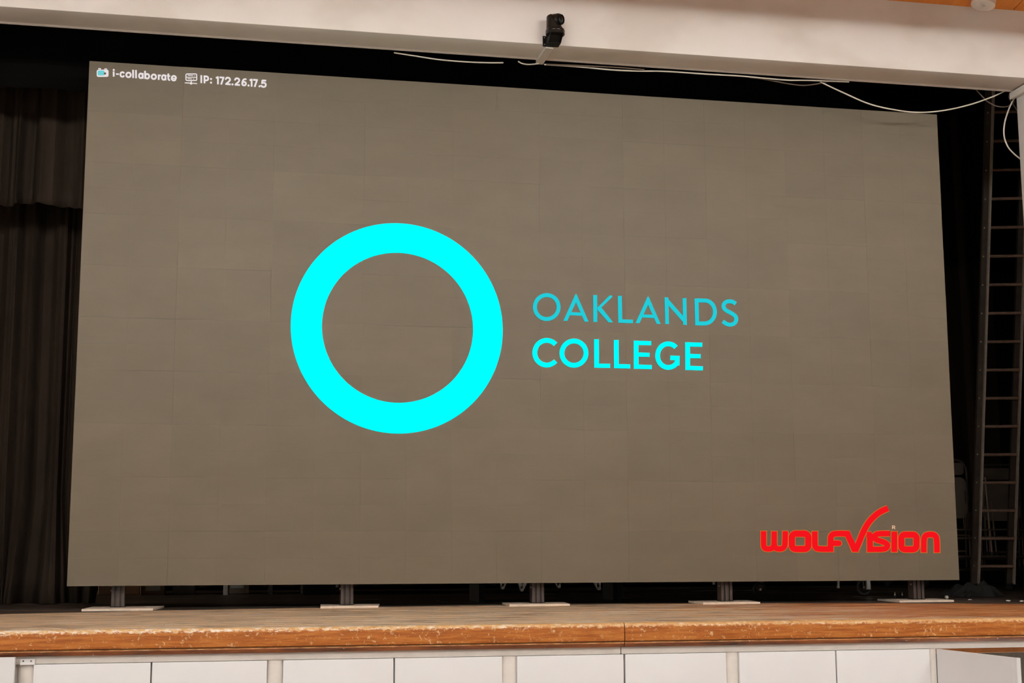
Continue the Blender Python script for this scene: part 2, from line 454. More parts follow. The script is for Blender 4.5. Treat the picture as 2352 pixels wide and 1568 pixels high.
# stage front ------------------------------------------------------
fr = struct(empty('stage_front', (0, YN, 0)), 'front of the stage with varnished nosing above white cupboard fronts', 'stage front')
XJ = onY(1435, 1450, YN).x
def nosing(x0, x1):
    prof = [(YN + .062, ST - .088), (YN + .062, ST + .001), (YN + .022, ST + .001)]
    for k in range(1, 7):
        a = math.pi / 2 * k / 6; prof.append((YN + .022 - .022 * math.sin(a), ST + .001 - .022 * (1 - math.cos(a))))
    prof += [(YN, ST - .084), (YN + .004, ST - .088)]
    MB().prism(prof, lambda u, v, d: (d, u, v), x0, x1).build('nosing_board', 'worn_varnish', fr, True)
nosing(XL, XJ - .0025); nosing(XJ + .0025, XR)
def mould(x0, x1):
    zt, zb = ST - .0905, ST - .116
    prof = [(YN + .06, zb), (YN + .06, zt), (YN + .014, zt), (YN + .007, zt - .003), (YN + .004, zt - .008), (YN + .010, zt - .016), (YN + .02, zb)]
    MB().prism(prof, lambda u, v, d: (d, u, v), x0, x1).build('moulding', 'worn_moulding', fr, True)
mould(XL, XJ - .002); mould(XJ + .002, XR)
ZR0, ZR1 = ST - .152, ST - .116
YD = YN + .035                                  # door face
def rail(x0, x1): MB().box(x0, x1, YD + .005, YD + .05, ZR0, ZR1, .006).build('rail', 'cream_gloss', fr, True)
XG = onY(1427, 1490, YD).x
rail(XL, XG - .0015); rail(XG + .0015, XR)
def dx(px): return onY(px, 1545, YD).x
posts = [(44, 76), (617, 647), (1156, 1187), (1671, 1698), (2138, 2153)]
period = (dx(1671) - dx(44)) / 3
plist = [(dx(a) - .012, dx(b_) + .012) for a, b_ in posts]
plist += [(dx(44) - period - .01, dx(76) - period + .01), (dx(44) - 2 * period - .01, dx(76) - 2 * period + .01),
          (dx(2138) + period, dx(2138) + period + .07), (dx(2138) + 2 * period, dx(2138) + 2 * period + .07), (dx(2138) + 3 * period, dx(2138) + 3 * period + .07)]
for a, b_ in plist:
    prof = []
    for k in range(9):
        t = k / 8; prof.append((a + (b_ - a) * t, YD + .030 - .022 * math.sin(math.pi * t) ** .5))
    prof += [(b_, YD + .07), (a, YD + .07)]
    MB().prism(prof, lambda u, v, d: (u, v, d), 0.06, ZR0 - .0005).build('mullion', 'cream_gloss', fr, True)
MB().box(XL, XR, YD + .01, YD + .05, 0, .06).build('kick_board', 'cream_gloss', fr)
# cupboard doors under the stage
DT = ZR0 - .0012
pairs = [(77, 345.5, 'white cupboard door under the stage beside the screwed hinge plate'),
         (349, 613, 'white cupboard door under the stage, second from the hinge plate'),
         (650, 903.5, 'white cupboard door under the stage below the second screen post, third from the hinge plate'),
         (907, 1153, 'white cupboard door under the stage, fourth from the hinge plate'),
         (1188, 1432.5, 'white cupboard door under the stage just left of the joint in the nosing'),
         (1436.5, 1668, 'speckled white cupboard door under the stage just right of the joint in the nosing'),
         (1699, 1919.5, 'white cupboard door under the stage, second to the left of the open door'),
         (1922.5, 2136, 'white cupboard door under the stage, next to the open door')]
n = 1
for a, b_, lab in pairs:
    o = MB().box(dx(a), dx(b_), YD - .004, YD + .018, .07, DT, .0025).build('door_%d' % n, 'white_paint', None, True)
    struct(o, lab, 'door'); n += 1
# open door (hinged on its left edge)
hx = dx(2152.5); tip = onZ(2335, 1511, DT)
d = Vector((tip.x - hx, tip.y - (YD - .004), 0)); dl = d.length; d.normalize(); q = Vector((-d.y, d.x, 0))
def leafpt(u, v, z): return Vector((hx, YD - .004, 0)) + d * u + q * v + Vector((0, 0, z))
def leaf(name, mat, u0, u1, v0, v1, z0, z1, parent=None):
    m = MB()
    m.add([leafpt(u, v, z) for z in (z0, z1) for v in (v0, v1) for u in (u0, u1)],
          [(0, 2, 3, 1), (4, 5, 7, 6), (0, 1, 5, 4), (2, 6, 7, 3), (0, 4, 6, 2), (1, 3, 7, 5)])
    return m.build(name, mat, parent)
dd = struct(empty('door_%d' % n, (hx, YD, 0)), 'white cupboard door standing open at the right end of the stage front', 'door'); n += 1
leaf('leaf', 'white_paint', 0, dl, 0, .018, .07, DT, dd)
leaf('lipping', 'white_paint', dl - .02, dl + .0015, -.0015, .0195, .07, DT + .0008, dd)
leaf('edge_batten', 'white_paint', dl - .052, dl - .026, -.003, .0, .07, DT, dd)
# the next bay stands open: joist and dark store behind it
ox0, ox1 = dx(2155), dx(2138) + period
MB().box(hx, XR, YD + .30, YD + .36, ST - .20, ST - .025, .003).build('joist', 'joist', fr)
MB().box(XL, hx - .004, YD + .045, YD + .052, 0, ST - .118).build('backing_board', 'cream_gloss', fr)
MB().box(XL, XR, YD + 1.6, YD + 1.65, 0, ST - .2).build('store_back', 'clutter_brown', fr)
# leftmost door, ajar
hx2 = dx(39) - .53
o = MB()
zt = onY(20, 1509, YD - .04).z
vs = [(hx2, YD, 0), (dx(39) - .006, YD - .05, 0)]
dv = (Vector(vs[1]) - Vector(vs[0])); dlen = dv.length; dv.normalize(); nv = Vector((-dv.y, dv.x, 0))
o.add([Vector(vs[0]) + dv * u + nv * v + Vector((0, 0, z)) for z in (.07, zt) for v in (0, .018) for u in (0, dlen)],
      [(0, 2, 3, 1), (4, 5, 7, 6), (0, 1, 5, 4), (2, 6, 7, 3), (0, 4, 6, 2), (1, 3, 7, 5)])
struct(o.build('door_%d' % n, 'white_paint'), 'white cupboard door pulled slightly ajar at the left end of the stage front', 'door')
# hinge plate on the first mullion
a, b_ = onY(46.5, 1513, YD), onY(80, 1526, YD)
hp = tag(empty('hinge_plate', (a.x, YD, b_.z)), 'small white painted metal plate with two screws under the stage nosing', 'plate')
MB().box(a.x, b_.x, YD - .007, YD - .0025, b_.z, a.z, .001).build('plate', 'white_paint', hp)
for px_ in (54, 72):
    c_ = onY(px_, 1517.5, YD)
    MB().cyl((c_.x, YD - .0085, c_.z), (c_.x, YD - .006, c_.z), .0035, 10).build('screw', 'dark_steel', hp)

# =================================================================== LIGHTS OF THE HALL
ZL = 3.855 + ZB
li = 0
for ry, xs_ in ((-5.0, (-2.3, 1.1, 4.5, 7.9)), (-8.2, (-2.3, 1.1, 4.5, 7.9)), (-11.4, (-2.3, 1.1, 4.5, 7.9))):
    for lx in xs_:
        lab = 'suspended white light raft with two tubes, %s row from the stage, %s' % (
            {-5.0: 'first', -8.2: 'second', -11.4: 'third'}[ry], {-2.3: 'nearest the windows', 1.1: 'second from the windows', 4.5: 'third from the windows', 7.9: 'farthest from the windows'}[lx])
        t = tag(empty('light_raft', (lx, ry, ZL)), lab, 'ceiling light', 'light rafts over the hall')
        MB().box(lx - 1.2, lx + 1.2, ry - 1.2, ry + 1.2, ZL, ZL + .04, .004).build('raft', 'raft_white', t)  # unseen raft and lips shaped to cut light off the wall top
        for s in (-1, 1):
            MB().box(lx - 1.2, lx + 1.2, ry + s * 1.19 - .008, ry + s * 1.19 + .008, ZL - .030, ZL + .002).build('lip', 'raft_white', t)
            MB().box(lx + s * 1.19 - .008, lx + s * 1.19 + .008, ry - 1.18, ry + 1.18, ZL - .030, ZL + .002).build('lip', 'raft_white', t)
        for s in (-1, 1):
            MB().cyl((lx - .72, ry + s * .12, ZL - .022), (lx + .72, ry + s * .12, ZL - .022), .013, 10).build('tube', 'tube_glow', t, True)
            for e in (-1, 1):
                MB().box(lx + e * .735 - .015, lx + e * .735 + .015, ry + s * .12 - .016, ry + s * .12 + .016, ZL - .038, ZL, .002).build('lamp_holder', 'raft_white', t)
        for ex in (-1, 1):
            MB().cyl((lx + ex * 1.0, ry, ZL + .04), (lx + ex * 1.0, ry, cz(ry) + .004), .006, 8).build('hanger', 'dark_steel', t)

# unseen hooded lamp added in the left wing to brighten the boxes
bh = tag(empty('bulkhead_light', (XL, 3.3, ST + 1.3)), 'small hooded bulkhead light on the wall of the left wing', 'wall light')
MB().box(XL + .0005, XL + .05, 3.14, 3.46, ST + 1.2, ST + 1.5, .006).build('backplate', 'dark_steel', bh)
MB().lathe([(.02, -.10), (.08, -.08), (.11, 0), (.08, .08), (.02, .10)], 20, Matrix.Translation((XL + .16, 3.3, ST + 1.33))).build('globe', 'bulkhead_glow', bh, True)
MB().box(XL + .05, XL + .34, 3.10, 3.50, ST + 1.47, ST + 1.49).build('hood', 'dark_steel', bh)

# =================================================================== LED WALL
W, H = 6.0, 3.375
PX = 0.6; PZ = 0.3375
led = tag(empty('led_wall', (3.0, 0.08, ST)), 'giant video wall of dark panels showing a cyan ring and college name', 'screen')
def cabinet_mesh():
    m = MB()
    g = .0001
    m.box(g, PX - g, .0006, .075, g, PZ - g)
    for i in range(2):
        for j in range(2):
            x0, z0 = i * PX / 2, j * PZ / 2
            # a module with a chamfered face
            e, c_ = .00006, .00022
            o = [(x0 + e, 0.0007, z0 + e), (x0 + PX / 2 - e, 0.0007, z0 + e), (x0 + PX / 2 - e, 0.0007, z0 + PZ / 2 - e), (x0 + e, 0.0007, z0 + PZ / 2 - e)]
            f_ = [(x0 + e + c_, 0, z0 + e + c_), (x0 + PX / 2 - e - c_, 0, z0 + e + c_), (x0 + PX / 2 - e - c_, 0, z0 + PZ / 2 - e - c_), (x0 + e + c_, 0, z0 + PZ / 2 - e - c_)]
            m.add(o + f_, [(4, 5, 6, 7), (0, 1, 5, 4), (1, 2, 6, 5), (2, 3, 7, 6), (3, 0, 4, 7)])
    return m
proto = cabinet_mesh().build('panel', 'led_panel')
first = True
base = Vector(led.location)
for j in range(10):
    for i in range(10):
        loc = Vector((i * PX, random.uniform(-.0002, .0002), ZB + j * PZ)) - base
        if first: c_ = proto; c_.parent = led; c_.location = loc; first = False
        else: c_ = link_copy(proto, led, loc)
        c_.rotation_euler = (random.uniform(-.003, .003), 0, random.uniform(-.002, .002))
# locating pins along the top edge
pinp = None
for i in range(10):
    for off in (.155, .475):
        xx = i * PX + off + random.uniform(-.006, .006)
        if pinp is None:
            pinp = MB().cyl((0, 0, 0), (0, 0, .008), .006, 10).build('locating_pin', 'bolt', led); pinp.location = Vector((xx, .03, ZB + H)) - base
        else: link_copy(pinp, led, Vector((xx, .03, ZB + H)) - base)
# posts of slotted aluminium profile
for px_ in (272, 796, 1233, 1665, 2105):
    cx = onY(px_, 1370, .12).x
    hw = .040; y0, y1 = .080, .160
    prof = []
    def slot_face(pts): return pts
    # front face with two grooves, then back
    prof = [(cx - hw, y1), (cx - hw, y0), (cx - hw * .56, y0), (cx - hw * .56, y0 + .014), (cx - hw * .26, y0 + .014), (cx - hw * .26, y0),
            (cx + hw * .26, y0), (cx + hw * .26, y0 + .014), (cx + hw * .56, y0 + .014), (cx + hw * .56, y0), (cx + hw, y0), (cx + hw, y1)]
    zb = ST + .014
    p = MB().prism(prof, lambda u, v, d: (u, v, d), zb + .006, ZB + H - .1).build('post', 'extrusion', led)
    MB().box(cx - hw - .004, cx + hw + .004, y0 - .004, y1 + .004, zb, zb + .006).build('foot', 'black_plastic', p)
    MB().cyl((cx - hw - .008, y0 + .03, ZB - .03), (cx - hw, y0 + .03, ZB - .03), .006, 8).build('bolt', 'bolt', p)
for zz in (ZB + .25, ZB + 1.6, ZB + 3.0):
    MB().box(.05, 5.95, .162, .20, zz, zz + .04).build('cross_rail', 'extrusion', led)

# ---- graphics: flat lit shapes on the panel faces
def ribbon(pts, wdt, closed=False, cap='butt', rounded=None):
    """2D polyline -> list of quads/tris as (verts, faces)"""
    P = [Vector((p[0], p[1])) for p in pts]; n_ = len(P); L = []; R_ = []
    for i in range(n_):
        a = P[i - 1] if (i > 0 or closed) else None
        b2 = P[(i + 1) % n_] if (i < n_ - 1 or closed) else None
        d1 = (P[i] - a).normalized() if a is not None else None
        d2 = (b2 - P[i]).normalized() if b2 is not None else None
        if d1 is None: d1 = d2
        if d2 is None: d2 = d1
        n1 = Vector((-d1.y, d1.x)); n2 = Vector((-d2.y, d2.x)); mv = n1 + n2
        if mv.length < 1e-4: mv = n1
        mv.normalize(); k = 1 / max(.45, mv.dot(n1))
        L.append(P[i] + mv * (wdt / 2 * k)); R_.append(P[i] - mv * (wdt / 2 * k))
    vs = L + R_; fs = []
    for i in range(n_ if closed else n_ - 1):
        j = (i + 1) % n_; fs.append((i, j, n_ + j, n_ + i))
    if cap == 'round' and not closed:
        for e in (0, n_ - 1):
            o = len(vs); c_ = P[e]; vs.append(c_)
            for k in range(16): a = 2 * math.pi * k / 16; vs.append(c_ + Vector((math.cos(a), math.sin(a))) * wdt / 2)
            for k in range(16): fs.append((o, o + 1 + k, o + 1 + (k + 1) % 16))
    return vs, fs
def arc(cx, cy, rx, ry, a0, a1, n_=28):
    return [(cx + rx * math.cos(math.radians(a0 + (a1 - a0) * k / n_)), cy + ry * math.sin(math.radians(a0 + (a1 - a0) * k / n_))) for k in range(n_ + 1)]
def rrect(x0, x1, y0, y1, r):
    out = []
    for cx, cy, a in ((x1 - r, y1 - r, 0), (x0 + r, y1 - r, 90), (x0 + r, y0 + r, 180), (x1 - r, y0 + r, 270)):
        out += arc(cx, cy, r, r, a, a + 90, 6)
    return out
def chaikin(P, it=2):
    for _ in range(it):
        Q = [P[0]]
        for a_, c_ in zip(P[:-1], P[1:]):
            Q += [(a_[0] * .75 + c_[0] * .25, a_[1] * .75 + c_[1] * .25), (a_[0] * .25 + c_[0] * .75, a_[1] * .25 + c_[1] * .75)]
        P = Q + [P[-1]]
    return P
class Art:
    """flat art drawn in a zoomed crop of the picture, laid onto the panel plane"""
    def __init__(self, ox, oy, s, Y): self.o = (ox, oy, s, Y); self.m = MB()
    def put(self, vs, fs):
        ox, oy, s, Y = self.o
        self.m.add([onY(ox + v[0] / s, oy + v[1] / s, Y) for v in vs], fs)
    def line(self, pts, wdt, closed=False, cap='butt'): self.put(*ribbon(pts, wdt, closed, cap)); return self
    def fill(self, pts): self.put([Vector(p) for p in pts], [tuple(range(len(pts)))]); return self
    def disc(self, x, y, r): return self.fill(arc(x, y, r, r, 0, 360 - 15, 23))
    def done(self, name, mat, label):
        o = self.m.build(name, mat, led)
        o['label'] = label; return o
YG = -.0035
# ring
pts = [onY(*q_, 0) for q_ in ((668, 754), (1154, 752), (908, 512), (914, 996))]
rcx, rcz = (pts[0].x + pts[1].x) / 2, (pts[2].z + pts[3].z) / 2
ro = (pts[1].x - pts[0].x + pts[2].z - pts[3].z) / 4
pin = [onY(*q_, 0) for q_ in ((739.5, 754), (1087, 752), (908, 580), (914, 924))]
ri = (pin[1].x - pin[0].x + pin[2].z - pin[3].z) / 4
m = MB(); n_ = 160
m.add([(rcx + r * math.cos(2 * math.pi * k / n_), YG, rcz + r * math.sin(2 * math.pi * k / n_)) for r in (ro, ri) for k in range(n_)],
      [(k, (k + 1) % n_, n_ + (k + 1) % n_, n_ + k) for k in range(n_)])
o = m.build('ring_logo', 'cyan_bright', led); o['label'] = 'bright cyan ring'
# OAKLANDS
A = Art(1180, 640, 4.2, YG); w1 = 38
def ell(x0, x1, y0, y1, wd, a0=0, a1=360, sk=0.0):
    cx, cy = (x0 + x1) / 2, (y0 + y1) / 2; rx, ry = (x1 - x0 - wd) / 2, (y1 - y0 - wd) / 2
    P = arc(cx, cy, rx, ry, a0, a1, 48)
    return P
A.line(ell(185, 452, 138, 407, w1)[:-1], w1, True)
def letA(x0, x1, yt, yb0, yb1, wd):
    cx = (x0 + x1) / 2 - 1
    A.fill([(cx - 4, yt), (cx + 6, yt), (x1, yb1), (x1 - 38, yb1 - 1), (cx + 1, yt + 78)])
    A.fill([(cx - 4, yt), (cx + 1, yt + 78), (x0 + 38, yb0 + 1), (x0, yb0)])
    A.line([(x0 + 52, yb0 - 70), (x1 - 56, yb1 - 72)], 30)
letA(478, 722, 148, 405, 414, w1)
A.line([(785, 157), (787, 416)], w1); A.fill([(925, 160), (950, 162), (950, 175), (838, 284), (815, 300), (804, 282)]); A.fill([(815, 268), (842, 272), (958, 420), (915, 420), (808, 300)])
A.line([(1023, 165), (1028, 408), (1028, 424)], w1); A.line([(1012, 407), (1151, 412)], 34)
letA(1175, 1417, 172, 427, 436, w1)
A.line([(1473, 180), (1480, 437)], 36); A.line([(1647, 186), (1652, 444)], 36); A.fill([(1458, 178), (1476, 178), (1668, 400), (1670, 448), (1660, 448), (1462, 222)])
A.line([(1763, 190), (1770, 448)], w1)
A.line([(1765, 208), (1845, 210)] + arc(1845, 320, 96, 110, -88, 88, 24) + [(1845, 431), (1770, 431)], w1)
A.line([q_[:2] for q_ in spline([(x_, y_, 0) for x_, y_ in [(2142, 242), (2114, 223), (2075, 217), (2042, 228), (2023, 256), (2032, 288), (2062, 312), (2105, 335), (2138, 362), (2147, 395), (2130, 428), (2095, 442), (2056, 436), (2016, 410)]], 6)], w1)
A.done('lettering', 'cyan_soft', 'turquoise word OAKLANDS')
# COLLEGE
A = Art(1180, 640, 4.2, YG); w2 = 46
A.line(arc(318, 713, 115, 119, -42, -318, 48), w2)
A.line(ell(442, 720, 577, 857, w2)[:-1], w2, True)
def letL(x0, x1, yt, yb):
    A.line([(x0 + 22, yt), (x0 + 24, yb - 1)], w2); A.line([(x0 + 4, yb - 21), (x1, yb - 18)], 40)
letL(776, 930, 583, 858); letL(967, 1124, 590, 863)
def letE(x0, x1, yt, yb):
    A.line([(x0 + 22, yt), (x0 + 24, yb - 4)], w2)
    A.line([(x0 + 2, yt + 20), (x1 - 6, yt + 24)], 40); A.line([(x0 + 2, (yt + yb) / 2 - 5), (x1 - 22, (yt + yb) / 2 - 1)], 40); A.line([(x0 + 2, yb - 26), (x1, yb - 20)], 40)
letE(1158, 1332, 597, 872); letE(1655, 1825, 612, 884)
A.line(arc(1491, 741, 103, 114, -44, -322, 48), w2)
A.line([(1510, 762), (1599, 764)], 42); A.line([(1577, 745), (1576, 836)], w2)
A.done('lettering', 'cyan_bright', 'bright cyan word COLLEGE')
# red maker's mark
def wolf(wd_add, Y, mat, name, label):
    A = Art(1650, 1100, 3.92, Y); e = wd_add
    t = 50 + e
    A.line(chaikin([(407, 468 - e / 2), (407, 596), (413, 616), (430, 628), (470, 628), (492, 616), (502, 596), (503, 470 - e / 2)]), t)
    A.line(chaikin([(503, 560), (504, 596), (512, 616), (530, 628), (568, 628), (590, 616), (600, 590), (603, 468 - e / 2)]), t)
    A.line(rrect(662, 810, 491, 629, 34), 57 + e, True)
    A.line(chaikin([(868, 470 - e / 2), (868, 592), (876, 618), (900, 629), (1006, 630)]), 52 + e)
    A.line(chaikin([(1010, 655 + e / 2), (1010, 535), (1018, 505), (1042, 490), (1130, 490), (1165, 492)]), 52 + e)
    A.line([(1015, 577), (1085, 577)], 50 + e, cap='round')
    A.fill([(1120 - e / 2, 465 - e / 2), (1180, 465 - e / 2), (1228, 570), (1260, 640), (1262 + e / 2, 656 + e / 2), (1206 - e / 2, 656 + e / 2)])
    sw = [(1234, 640), (1262, 580), (1292, 505), (1325, 435), (1368, 372), (1425, 317), (1475, 285), (1528, 262)]
    A.line([p[:2] for p in spline([(x_, y_, 0) for x_, y_ in sw], 6)], 54 + e)
    A.line([(1364, 490 - e / 2), (1366, 657 + e / 2)], 54 + e)
    A.line([(1335, 500), (1380, 500)], 50 + e)
    A.line(chaikin([(1545, 490), (1440, 490), (1412, 502), (1404, 525), (1416, 545), (1500, 570), (1525, 590), (1518, 618), (1490, 631), (1392, 632)]), 50 + e)
    A.line([(1584, 472 - e / 2), (1584, 657 + e / 2)], 54 + e)
    A.line(rrect(1648, 1784, 500, 632, 32), 56 + e, True)
    A.line(chaikin([(1850, 660 + e / 2), (1850, 545), (1858, 514), (1884, 498), (1934, 498), (1958, 512), (1967, 545), (1969, 661 + e / 2)]), 52 + e)
    return A.done(name, mat, label)
wolf(12, -.0030, 'orange_glow', 'lettering_outline', 'thin orange outline of the red word')
wolf(0, -.0042, 'red_glow', 'lettering', 'red word WOLFVISION with a sweeping V')
A = Art(1650, 1100, 3.92, -.0042)
A.line([(1567, 450), (1567, 421), (1583, 421), (1590, 428), (1583, 436), (1570, 436)], 6.5); A.line([(1578, 436), (1592, 450)], 6.5)
A.done('lettering', 'peach_glow', 'tiny letter R mark')
# status line, upper left
A = Art(180, 120, 4.704, YG)
A.fill(rrect(198, 326, 188, 266, 18)); A.line([(222, 170), (224, 192)], 9); A.line([(238, 171), (239, 192)], 9); A.line([(286, 174), (288, 194)], 9); A.line([(304, 175), (304, 196)], 9)
A.line([(216, 174), (244, 176)], 7); A.line([(281, 178), (310, 180)], 7)
A.done('device_icon', 'white_glow', 'white device icon')
A = Art(180, 120, 4.704, -.0040); A.fill(rrect(208, 282, 197, 250, 12)); A.done('device_icon_face', 'cyan_icon', 'pale cyan face of the device icon')
A = Art(180, 120, 4.704, -.0044); A.disc(288, 229, 13); A.done('device_icon_lens', 'led_panel', 'dark lens of the device icon')
A = Art(180, 120, 4.704, YG)
A.line(rrect(1162, 1279, 234, 305, 14), 11, True); A.line([(1162, 269), (1279, 272)], 9)
A.line([(1180, 248), (1240, 252)], 8); A.line([(1180, 284), (1225, 288)], 8); A.disc(1257, 253, 5); A.disc(1245, 290, 5)
A.line([(1220, 305), (1219, 332)], 10); A.line([(1154, 330), (1280, 338)], 10, cap='round'); A.disc(1218, 336, 13)
A.done('network_icon', 'white_glow', 'white network server icon')
A = Art(180, 120, 4.704, YG); sw_ = 19
def by(x_): return 263 + (x_ - 383) * 0.0725           # baseline of the first word
def bowl(x0, x1, b0): 
    cx = (x0 + x1) / 2; h_ = 62
    return cx, by(cx) - h_ / 2 + 1, (x1 - x0 - sw_) / 2, (h_ - sw_) / 2 + 3
b_ = by(383); A.line([(382, b_), (381, b_ - 56)], sw_); A.disc(382, b_ - 72, 11)
A.line([(406, by(420) - 31), (438, by(420) - 29)], 15)
cx, cy, rx, ry = bowl(446, 505, 0); A.line(arc(cx, cy, rx + 1, ry, -45, -315, 30), sw_, cap='round')
cx, cy, rx, ry = bowl(508, 575, 0); A.line(arc(cx, cy, rx, ry, 0, 352, 36), sw_, True)
for x_ in (592, 623): A.line([(x_ - 1, by(x_) - 89), (x_, by(x_))], sw_)
cx, cy, rx, ry = bowl(646, 704, 0); A.line(arc(cx, cy, rx, ry, 0, 352, 36), sw_, True); A.line([(695, cy - 30), (695, by(695))], sw_)
cx, cy, rx, ry = bowl(713, 774, 0); A.line(arc(cx, cy, rx, ry, 0, 352, 36), sw_, True); A.line([(720, by(720) - 87), (721, by(720))], sw_)
cx, cy, rx, ry = bowl(782, 848, 0); A.line(arc(cx, cy, rx, ry, 0, 352, 36), sw_, True)
A.line([(868, by(868) - 58), (868, by(868))], sw_); A.line([(868, by(868) - 34), (876, by(868) - 47), (892, by(892) - 52)], sw_ - 2)
cx, cy, rx, ry = bowl(894, 951, 0); A.line(arc(cx, cy, rx, ry, 0, 352, 36), sw_, True); A.line([(942, cy - 29), (942, by(942))], sw_)
A.line([(972, by(972) - 76), (972, by(972) - 18), (978, by(978) - 8), (992, by(992) - 6)], sw_ - 1); A.line([(957, by(957) - 52), (993, by(993) - 50)], 15)
cx, cy, rx, ry = bowl(999, 1064, 0); A.line(arc(cx, cy, rx, ry, 42, 360, 34), sw_, cap='round'); A.line([(cx - rx, cy + 2), (cx + rx + 6, cy + 4)], 13)
A.done('lettering', 'white_glow', 'white text i-collaborate')
A = Art(180, 120, 4.704, YG)
def b2(x_): return 333 + (x_ - 1328) * 0.0712
def gl(x0, strokes, wd=sw_, caps='butt'):
    for s in strokes:
        P = [(x0 + u, b2(x0 + u) - v) for u, v in s]
        if len(P) > 4: P = [q_[:2] for q_ in spline([(a_, c_, 0) for a_, c_ in P], 5)]
        A.line(P, wd, False, 'round' if len(P) > 4 else caps)
gl(1328, [[(0, 0), (0, 85)]])
gl(1361, [[(2, 0), (2, 85)], [(0, 76), (26, 76), (38, 68), (41, 56), (38, 43), (26, 34), (0, 34)]])
for v in (12, 52): A.disc(1433, b2(1433) - v, 11)
one = [[(20, 0), (20, 85)], [(20, 78), (-2, 66)]]
def seven(w_): return [[(0, 76), (w_, 76)], [(w_ - 6, 80), (16, 0)]]
two = [[(3, 62), (10, 74), (24, 79), (40, 75), (48, 62), (44, 48), (30, 32), (6, 10)], [(2, 9), (56, 9)]]
six = [[(46, 76), (30, 74), (16, 60), (10, 40), (10, 26)]]
gl(1488, one); gl(1526, seven(50)); gl(1590, two)
A.disc(1665, b2(1665) - 10, 11); gl(1690, two)
gl(1762, six); cx = 1790; A.line(arc(cx, b2(cx) - 27, 20, 19, 0, 352, 32), sw_, True)
A.disc(1838, b2(1838) - 10, 11); gl(1852, one); gl(1888, seven(50)); A.disc(1957, b2(1957) - 10, 11)
gl(1975, [[(54, 76), (12, 76)], [(14, 80), (9, 42)], [(9, 46), (28, 52), (44, 46), (50, 30), (44, 14), (28, 7), (12, 9), (0, 18)]])
A.done('lettering', 'white_glow', 'white text IP: 172.26.17.5')

# ---- plywood pads under the posts
pads = [(190, 352, 1410, 'pale plywood pad under the leftmost screen post', .40),
        (735, 868, 1397, 'pale plywood pad under the second screen post from the curtain', .36),
        (1168, 1308, 1391, 'pale plywood pad under the middle screen post', .36),
        (1612, 1745, 1390, 'pale plywood pad under the fourth screen post from the curtain', .36),
        (2062, 2190, 1390, 'pale plywood pad under the rightmost screen post, nearest the ladder', .36)]
for i, (x0, x1, yy, lab, dp) in enumerate(pads):
    xa, xb = onY(x0, yy, -.07).x, onY(x1, yy, -.07).x
    ya = -.10 - (.0 if i else .06)
    m = MB().prism([(xa, ya), (xb, ya + .02), (xb + .05, .30), (xa + .03, .30)], lambda u, v, d: (u, v, d), ST + .0012, ST + .014)
    tag(m.build('plywood_pad', 'plywood'), lab, 'board', 'plywood pads under the screen posts')

# =================================================================== CURTAINS
def drape(name, x0, x1, Y, z0, z1, folds, amp, label, hemwave=.03, seed=1, pool=0.0, mat='black_drape'):
    rnd = random.Random(seed); nx, nz = int(folds * 14), 26
    ph = [rnd.uniform(0, 6.28) for _ in range(8)]; wv = [rnd.uniform(.6, 1.7) for _ in range(8)]
    vs = []; fs = []
    for j in range(nz + 1):
        t = j / nz; z = z1 + (z0 - z1) * t
        for i in range(nx + 1):
            s = i / nx; a = s * folds * 2 * math.pi
            d = (math.sin(a + .9 * math.sin(a * .37 + ph[0])) + .5 * math.sin(a * .53 * wv[1] + ph[1]) + .35 * math.sin(a * 1.7 * wv[2] + ph[2]))
            k = amp * (.55 + .45 * t)
            xx = x0 + (x1 - x0) * s + .25 * k * math.sin(a * .5 + ph[3]) + .03 * t * math.sin(a * .21 + ph[4])
            yy = Y + k * d * .6
            zz = z
            if t > .93: zz = z + (t - .93) / .07 * hemwave * (math.sin(a * .4 + ph[5]) + .4 * math.sin(a * 1.0 + ph[6]))
            if pool and t > .86:
                q_ = (t - .86) / .14
                yy -= pool * q_ * q_ * (.6 + .4 * math.sin(a * .6 + ph[7])); xx += .06 * q_ * math.sin(a * .33 + ph[2])
            vs.append((xx, yy, max(zz, ST + .004) if pool else zz))
    for j in range(nz):
        for i in range(nx):
            p = j * (nx + 1) + i; fs.append((p, p + 1, p + nx + 2, p + nx + 1))
    m = MB(); m.add(vs, fs); o = m.build(name, mat, None, True)
    md = o.modifiers.new('thick', 'SOLIDIFY'); md.thickness = .004
    return tag(o, label, 'curtain')
zh = onY(100, 472, .85).z
drape('valance_curtain', -2.6, .6, .85, zh, 6.2, 15, .085, 'short black valance curtain hanging at the upper left of the screen', .018, 3)
drape('stage_curtain', -2.6, .13, 1.32, ST + .004, 6.2, 15, .10, 'long black pleated curtain hanging to the floor left of the screen', .0, 5, .10)
drape('border_curtain', -3.2, 5.6, .30, onY(100, 205, .30).z, 6.4, 12, .03, 'black blackout border curtain hanging between the white beam and the screen top', .0, 21, 0.0, 'black_velvet')  # added sheet: shades the valance and blackens the gap over the screen
drape('backdrop_curtain', -3.5, 9.2, 4.75, ST + .03, 6.4, 46, .05, 'black backdrop curtain at the rear of the stage behind the ladder', .0, 9)

# =================================================================== CAMERA ON THE BEAM
pc = onY(1277, 60, YF - .13); px0 = pc.x
zb_ = onY(1252, 106, YF).z           # underside of bracket
ptz = tag(empty('ptz_camera', (px0, YF, zb_)), 'black remote pan tilt video camera on a wall bracket on the white beam', 'camera')
